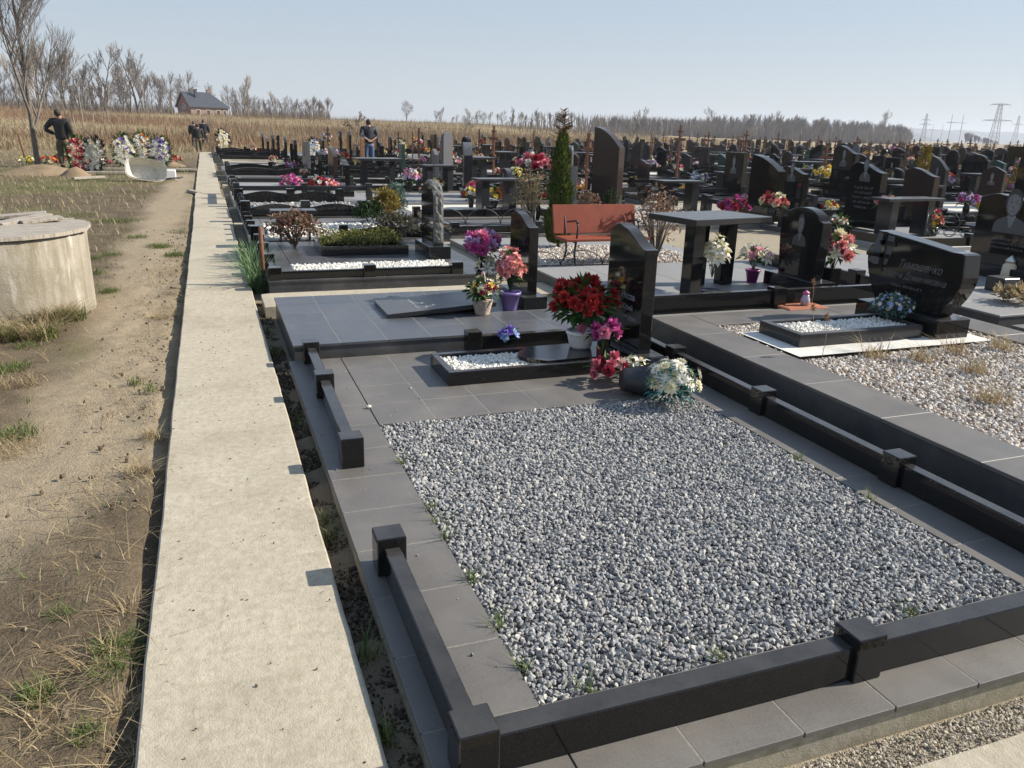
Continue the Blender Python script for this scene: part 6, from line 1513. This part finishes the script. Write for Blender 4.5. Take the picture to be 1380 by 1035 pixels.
# ------------------------------------------------------------------ pylons
STEEL = m_plain('galvanised_steel', (.16, .17, .18), .6, .2, 3)
def lattice(p, H, wb, wt, arms, label, rz, r=.16, name='pylon'):
    t = thing(name, label, 'pylon', p, rz); m = MB()
    wz = lambda z: wb + (wt - wb) * (z / H) ** .85; N_ = 9; zs = [H * (1 - (1 - i / N_) ** 1.15) for i in range(N_ + 1)]
    for sx in (-1, 1):
        for sy in (-1, 1): m.tube([(sx * wz(z) / 2, sy * wz(z) / 2, z) for z in zs], r, 4, 0, False, False)
    for a, b in zip(zs[:-1], zs[1:]):
        for s in (-1, 1):
            for (p0, p1) in (((-1, s), (1, s)), ((1, s), (-1, s)), ((s, -1), (s, 1)), ((s, 1), (s, -1))): m.tube([(p0[0] * wz(a) / 2, p0[1] * wz(a) / 2, a), (p1[0] * wz(b) / 2, p1[1] * wz(b) / 2, b)], r * .5, 3, 0, False, False)
    part('tower', m.mesh('tower', STEEL), t)
    for z, L_ in arms:
        m = MB()
        for s in (-1, 1):
            m.tube([(-L_, 0, z), (L_, 0, z)], r * .8, 4, 0, False, False); m.tube([(0, s * .5, z + H * .035), (s * L_, 0, z)], r * .6, 3, 0, False, False); m.tube([(0, s * .6, z - H * .02), (s * L_, 0, z)], r * .5, 3, 0, False, False)
            for q in range(1, 5): m.tube([(s * L_ * q / 5, 0, z), (s * L_ * (q - .5) / 5, 0, z + H * .035 * (1 - q / 5.5))], r * .4, 3, 0, False, False)
            m.tube([(s * L_, 0, z), (s * L_, 0, z - 1.6)], r * .7, 4, 0, False, False)
        part('crossarm', m.mesh('crossarm', STEEL), t)
    return t
def pyl(px, d, top): p = gpt(px, d); return p, height(p, top)
p, H = pyl(1338, 560, 140); lattice(p, H, 7.5, 2.6, ((H * .985, 8.5), (H * .60, 12.5)), 'big lattice pylon with two crossarms at the right', rad(-28), .22)
p, H = pyl(1243, 1050, 153); lattice(p, H, 7, 1.6, ((H * .62, 9), (H * .78, 7)), 'smaller distant lattice pylon left of the portal poles', rad(-28), .3)
p, H = pyl(1366, 1100, 156); lattice(p, H, 8, 2, ((H * .7, 9),), 'faint distant pylon right of the big one', rad(-28), .3)
def portal(px0, px1, d, top, bar, label):
    a, H = pyl(px0, d, top); b, H2 = pyl(px1, d, top); t = thing('portal_pylon', label, 'pylon', a)
    v = b - a
    for q in (Vector((0, 0, 0)), v):
        m = MB(); m.tube([q, q + Vector((0, 0, H))], .28, 6); part('pole', m.mesh('pole', STEEL), t)
    m = MB(); z = height(a, bar); e = v * .35; m.tube([-e + Vector((0, 0, z)), v + e + Vector((0, 0, z))], .3, 5); part('crossbar', m.mesh('crossbar', STEEL), t)
portal(1277, 1292, 620, 154, 165, 'nearer portal pylon of two poles and a crossbar')
portal(1254, 1267, 900, 167, 175, 'farther portal pylon of two poles and a crossbar')

# ------------------------------------------------------------------ people
SKIN = m_plain('skin', (.42, .25, .18), .55, .1, 40); HAIR = m_plain('dark_hair', (.03, .022, .018), .7, .3, 150); HAIRG = m_plain('grey_hair', (.09, .08, .075), .7, .3, 150)
def skinmesh(name, chains, mat, root=0, sub=1):
    """chains: list of lists of (x,y,z,r); points that coincide are shared"""
    vs = []; es = []; rs = []; ix = {}
    for ch in chains:
        last = None
        for (x, y, z, r) in ch:
            k = (round(x, 3), round(y, 3), round(z, 3))
            if k not in ix: ix[k] = len(vs); vs.append((x, y, z)); rs.append(r)
            if last is not None and last != ix[k]: es.append((last, ix[k]))
            last = ix[k]
    me = bpy.data.meshes.new(name); me.from_pydata(vs, es, []); o = bpy.data.objects.new(name, me); COL.objects.link(o)
    md = o.modifiers.new('skin', 'SKIN'); md.use_smooth_shade = True
    for i, r in enumerate(rs): me.skin_vertices[0].data[i].radius = (r, r) if not hasattr(r, '__len__') else r
    me.skin_vertices[0].data[root].use_root = True
    s = o.modifiers.new('sub', 'SUBSURF'); s.levels = s.render_levels = sub
    bpy.context.view_layer.update(); out = bpy.data.meshes.new_from_object(o.evaluated_get(bpy.context.evaluated_depsgraph_get()))
    bpy.data.objects.remove(o); bpy.data.meshes.remove(me)
    out.materials.clear(); out.materials.append(mat)
    for q in out.polygons: q.use_smooth = True
    return out
def person(p, Hh, heading, arms, label, jacket, trousers, hair=HAIR, stride=.0, bend=.0, extra=None, hood=False, cap=False):
    """arms: 'back' hands joined behind, 'down', 'hip' left hand on the hip. Built facing +y, 1.78 m, then scaled"""
    t = thing('person', label, 'person', p, heading); s = Hh / 1.78; t.scale = (s * 1.14, s * 1.08, s)
    B = lambda z, y=0.0: (0, y + bend * max(0, z - .95), z)
    hip = (0, 0, .97); sh = 1.44; neck = B(1.50); yb = lambda z, y=0.0: y + bend * max(0, z - .95)
    legs = {}
    for k in (-1, 1):
        st = stride * k
        legs[k] = [(k * .095, 0, .90), (k * .105, st * .35 + .02, .50), (k * .11, st, .09)]
    A = {}
    for k in (-1, 1):
        S_ = (k * .205, yb(sh), sh)
        md = arms if arms != 'hip' else ('hip' if k < 0 else 'down')
        if md == 'back': E_ = (k * .30, yb(1.17) - .13, 1.17); Wr = (k * .07, yb(1.0) - .20, 1.0); D = Vector((-k * .8, -.1, -.35))
        elif md == 'hip': E_ = (k * .42, yb(1.20) - .10, 1.18); Wr = (k * .21, yb(1.03) + .04, 1.03); D = Vector((-k * .5, .5, -.5))
        else: E_ = (k * .265, yb(1.15) - .02, 1.15); Wr = (k * .255, yb(.9) + .09, .91); D = Vector((0, .2, -1))
        A[k] = (S_, E_, Wr, D.normalized())
    ch = [[(0, 0, .95, .12), (0, yb(1.10), 1.10, .115), (0, yb(1.30), 1.30, .13), (0, yb(1.43), 1.43, .09), (0, yb(1.51), 1.51, .052), (0, yb(1.585) + .012, 1.585, .066), (0, yb(1.66) + .01, 1.66, .085), (0, yb(1.73), 1.73, .07)], [(0, yb(1.62) + .02, 1.62, .06), (0, yb(1.62) + .105, 1.615, .014)]]
    ch[1][0] = ch[0][5]
    for k in (-1, 1):
        S_, E_, Wr, D = A[k]
        ch.append([ch[0][3], S_ + (.06,), E_ + (.042,), Wr + (.026,)])
        palm = Vector(Wr) + D * .075; ch.append([Wr + (.026,), tuple(palm) + (.030,)])
        side = D.orthogonal().normalized(); nrm = D.cross(side)
        for f, L_ in ((-1.5, .068), (-.5, .08), (.5, .076), (1.5, .06)):
            b_ = palm + side * .013 * f + D * .012; m1 = b_ + D * L_ * .5 + nrm * .006; m2 = b_ + D * L_ * .9 + nrm * .028
            ch.append([tuple(palm) + (.030,), tuple(b_ + D * .012) + (.0095,), tuple(m1) + (.009,), tuple(m2) + (.0075,)])
        b_ = Vector(Wr) + D * .03; ch.append([Wr + (.026,), tuple(b_ + side * .036) + (.011,), tuple(b_ + side * .05 + D * .045 + nrm * .012) + (.0085,)])
        l = legs[k]; ch.append([ch[0][0], l[0] + (.085,), l[1] + (.058,), l[2] + (.04,), (l[2][0], l[2][1] + .12, .045, .035)])
    part('body', skinmesh('body', ch, SKIN), t)
    jc = [[(0, 0, .84, .21), (0, yb(.98), .98, .205), (0, yb(1.15), 1.15, .20), (0, yb(1.33), 1.33, .215), (0, yb(1.45), 1.45, .13), (0, yb(1.50) - (.03 if hood else 0), 1.50, .085 if hood else .07)]]
    for k in (-1, 1): S_, E_, Wr, D = A[k]; w_ = Vector(Wr) - D * .01; jc.append([jc[0][4], S_ + (.105,), E_ + (.082,), tuple(w_) + (.055,)])
    j = part('jacket', skinmesh('jacket', jc, jacket), t); j.scale = (1, .84, 1)
    tc = [[(0, 0, .93, .17), (0, 0, .88, .16)]]
    for k in (-1, 1): l = legs[k]; tc.append([(0, 0, .88, .16), (l[0][0], l[0][1], .82, .12), l[1] + (.092,), (l[2][0], l[2][1], .10, .075)])
    part('trousers', skinmesh('trousers', tc, trousers), t)
    SH = m_plain('shoe', (.02, .018, .016), .6)
    for k in (-1, 1): l = legs[k]; part('shoe', skinmesh('shoe', [[(l[2][0], l[2][1] - .03, .06, .05), (l[2][0], l[2][1] + .06, .045, .045), (l[2][0], l[2][1] + .16, .035, .035)]], SH), t)
    m = MB(); m.lathe([(.0, .115), (.05, .10), (.082, .06), (.094, .01), (.09, -.04), (.075, -.08), (.07, -.08), (.08, 0)], 16, 0, Matrix.Translation((0, yb(1.69) - .012, 1.685)) @ Matrix.Rotation(rad(18), 4, 'X') @ Matrix.Diagonal((.95, 1.08, 1, 1))); part('hair', m.mesh('hair', hair), t)
    for k in (-1, 1):
        m = MB(); m.lathe([(0, -.011), (.011, 0), (0, .011)], 8, 0, Matrix.Translation((k * .032, yb(1.66) + .088, 1.655))); part('eye', m.mesh('eye', HAIR), t)
        m = MB(); m.lathe([(0, -.03), (.014, -.01), (.018, .012), (0, .03)], 8, 0, Matrix.Translation((k * .088, yb(1.645), 1.645))); part('ear', m.mesh('ear', SKIN), t)
    m = MB(); m.box(-.022, yb(1.6) + .078, 1.588, .022, yb(1.6) + .086, 1.594); part('mouth', m.mesh('mouth', m_plain('lips', (.3, .12, .1), .5)), t)
    if hood:
        part('hood', skinmesh('hood', [[(-.07, yb(1.5) - .06, 1.475, .045), (0, yb(1.5) - .105, 1.47, .06), (.07, yb(1.5) - .06, 1.475, .045)]], jacket), t)
    if extra:
        m = MB(); m.tube([(.165, .02, 1.38), (.185, -.02, 1.15), (.17, 0, .95)], .028, 6); m.tube([(.19, -.02, 1.2), (.2, .03, 1.2)], .02, 6); part('reflective_strip', m.mesh('reflective_strip', extra), t)
    return t
NAVY = m_plain('navy_jacket', (.012, .014, .022), .7, .25, 25); BLKJ = m_plain('dark_jacket', (.018, .017, .016), .75, .3, 25); JEAN = m_plain('blue_denim', (.055, .10, .19), .85, .3, 30); CAMO = m_plain('olive_cloth', (.075, .065, .035), .85, .55, 9); DRK = m_plain('dark_trousers', (.025, .025, .03), .8, .2, 30)
p = gp(498, 226, .0); person(p, height(p, 161), rad(6), 'back', 'person in hooded dark jacket and jeans, hands joined behind the back', NAVY, JEAN, hood=True)
p = gp(90, 227); person(p, 1.86, rad(-20), 'hip', 'person in dark work jacket and olive trousers, hand on hip', BLKJ, CAMO, stride=.05, bend=-.1)
p = gp(269, 207, 0.0); person(p, height(p, 167), rad(4), 'down', 'person in dark vest with yellow green strip, nearest of three on the path', BLKJ, CAMO, stride=.16, extra=m_plain('yellow_green_cloth', (.6, .7, .08), .6))
p = gp(264, 202, 0.0); person(p, height(p, 163), rad(8), 'down', 'person in dark blue jacket, left of three walking on the path', NAVY, DRK, hair=HAIRG, stride=.12)
p = gp(277, 200, 0.0); person(p, height(p, 161), rad(-6), 'down', 'person with grey hair in dark jacket, right of three on the path', NAVY, DRK, hair=HAIRG, stride=-.14)
# ------------------------------------------------------------------ thin spring haze over the whole place
m = MB(); m.box(-2600, -950, -6, 4200, 3400, 75); hm = bpy.data.materials.new('haze'); hm.use_nodes = True; ht = hm.node_tree
ht.nodes.remove(ht.nodes['Principled BSDF']); pv = ht.nodes.new('ShaderNodeVolumePrincipled'); pv.inputs['Color'].default_value = (.86, .91, 1, 1); pv.inputs['Density'].default_value = .0003; pv.inputs['Anisotropy'].default_value = .2
ht.links.new(pv.outputs[0], ht.nodes['Material Output'].inputs['Volume'])
o = link('haze', m.mesh('haze', hm)); tag(o, 'thin pale haze lying over the cemetery and field', 'haze', kind='stuff')
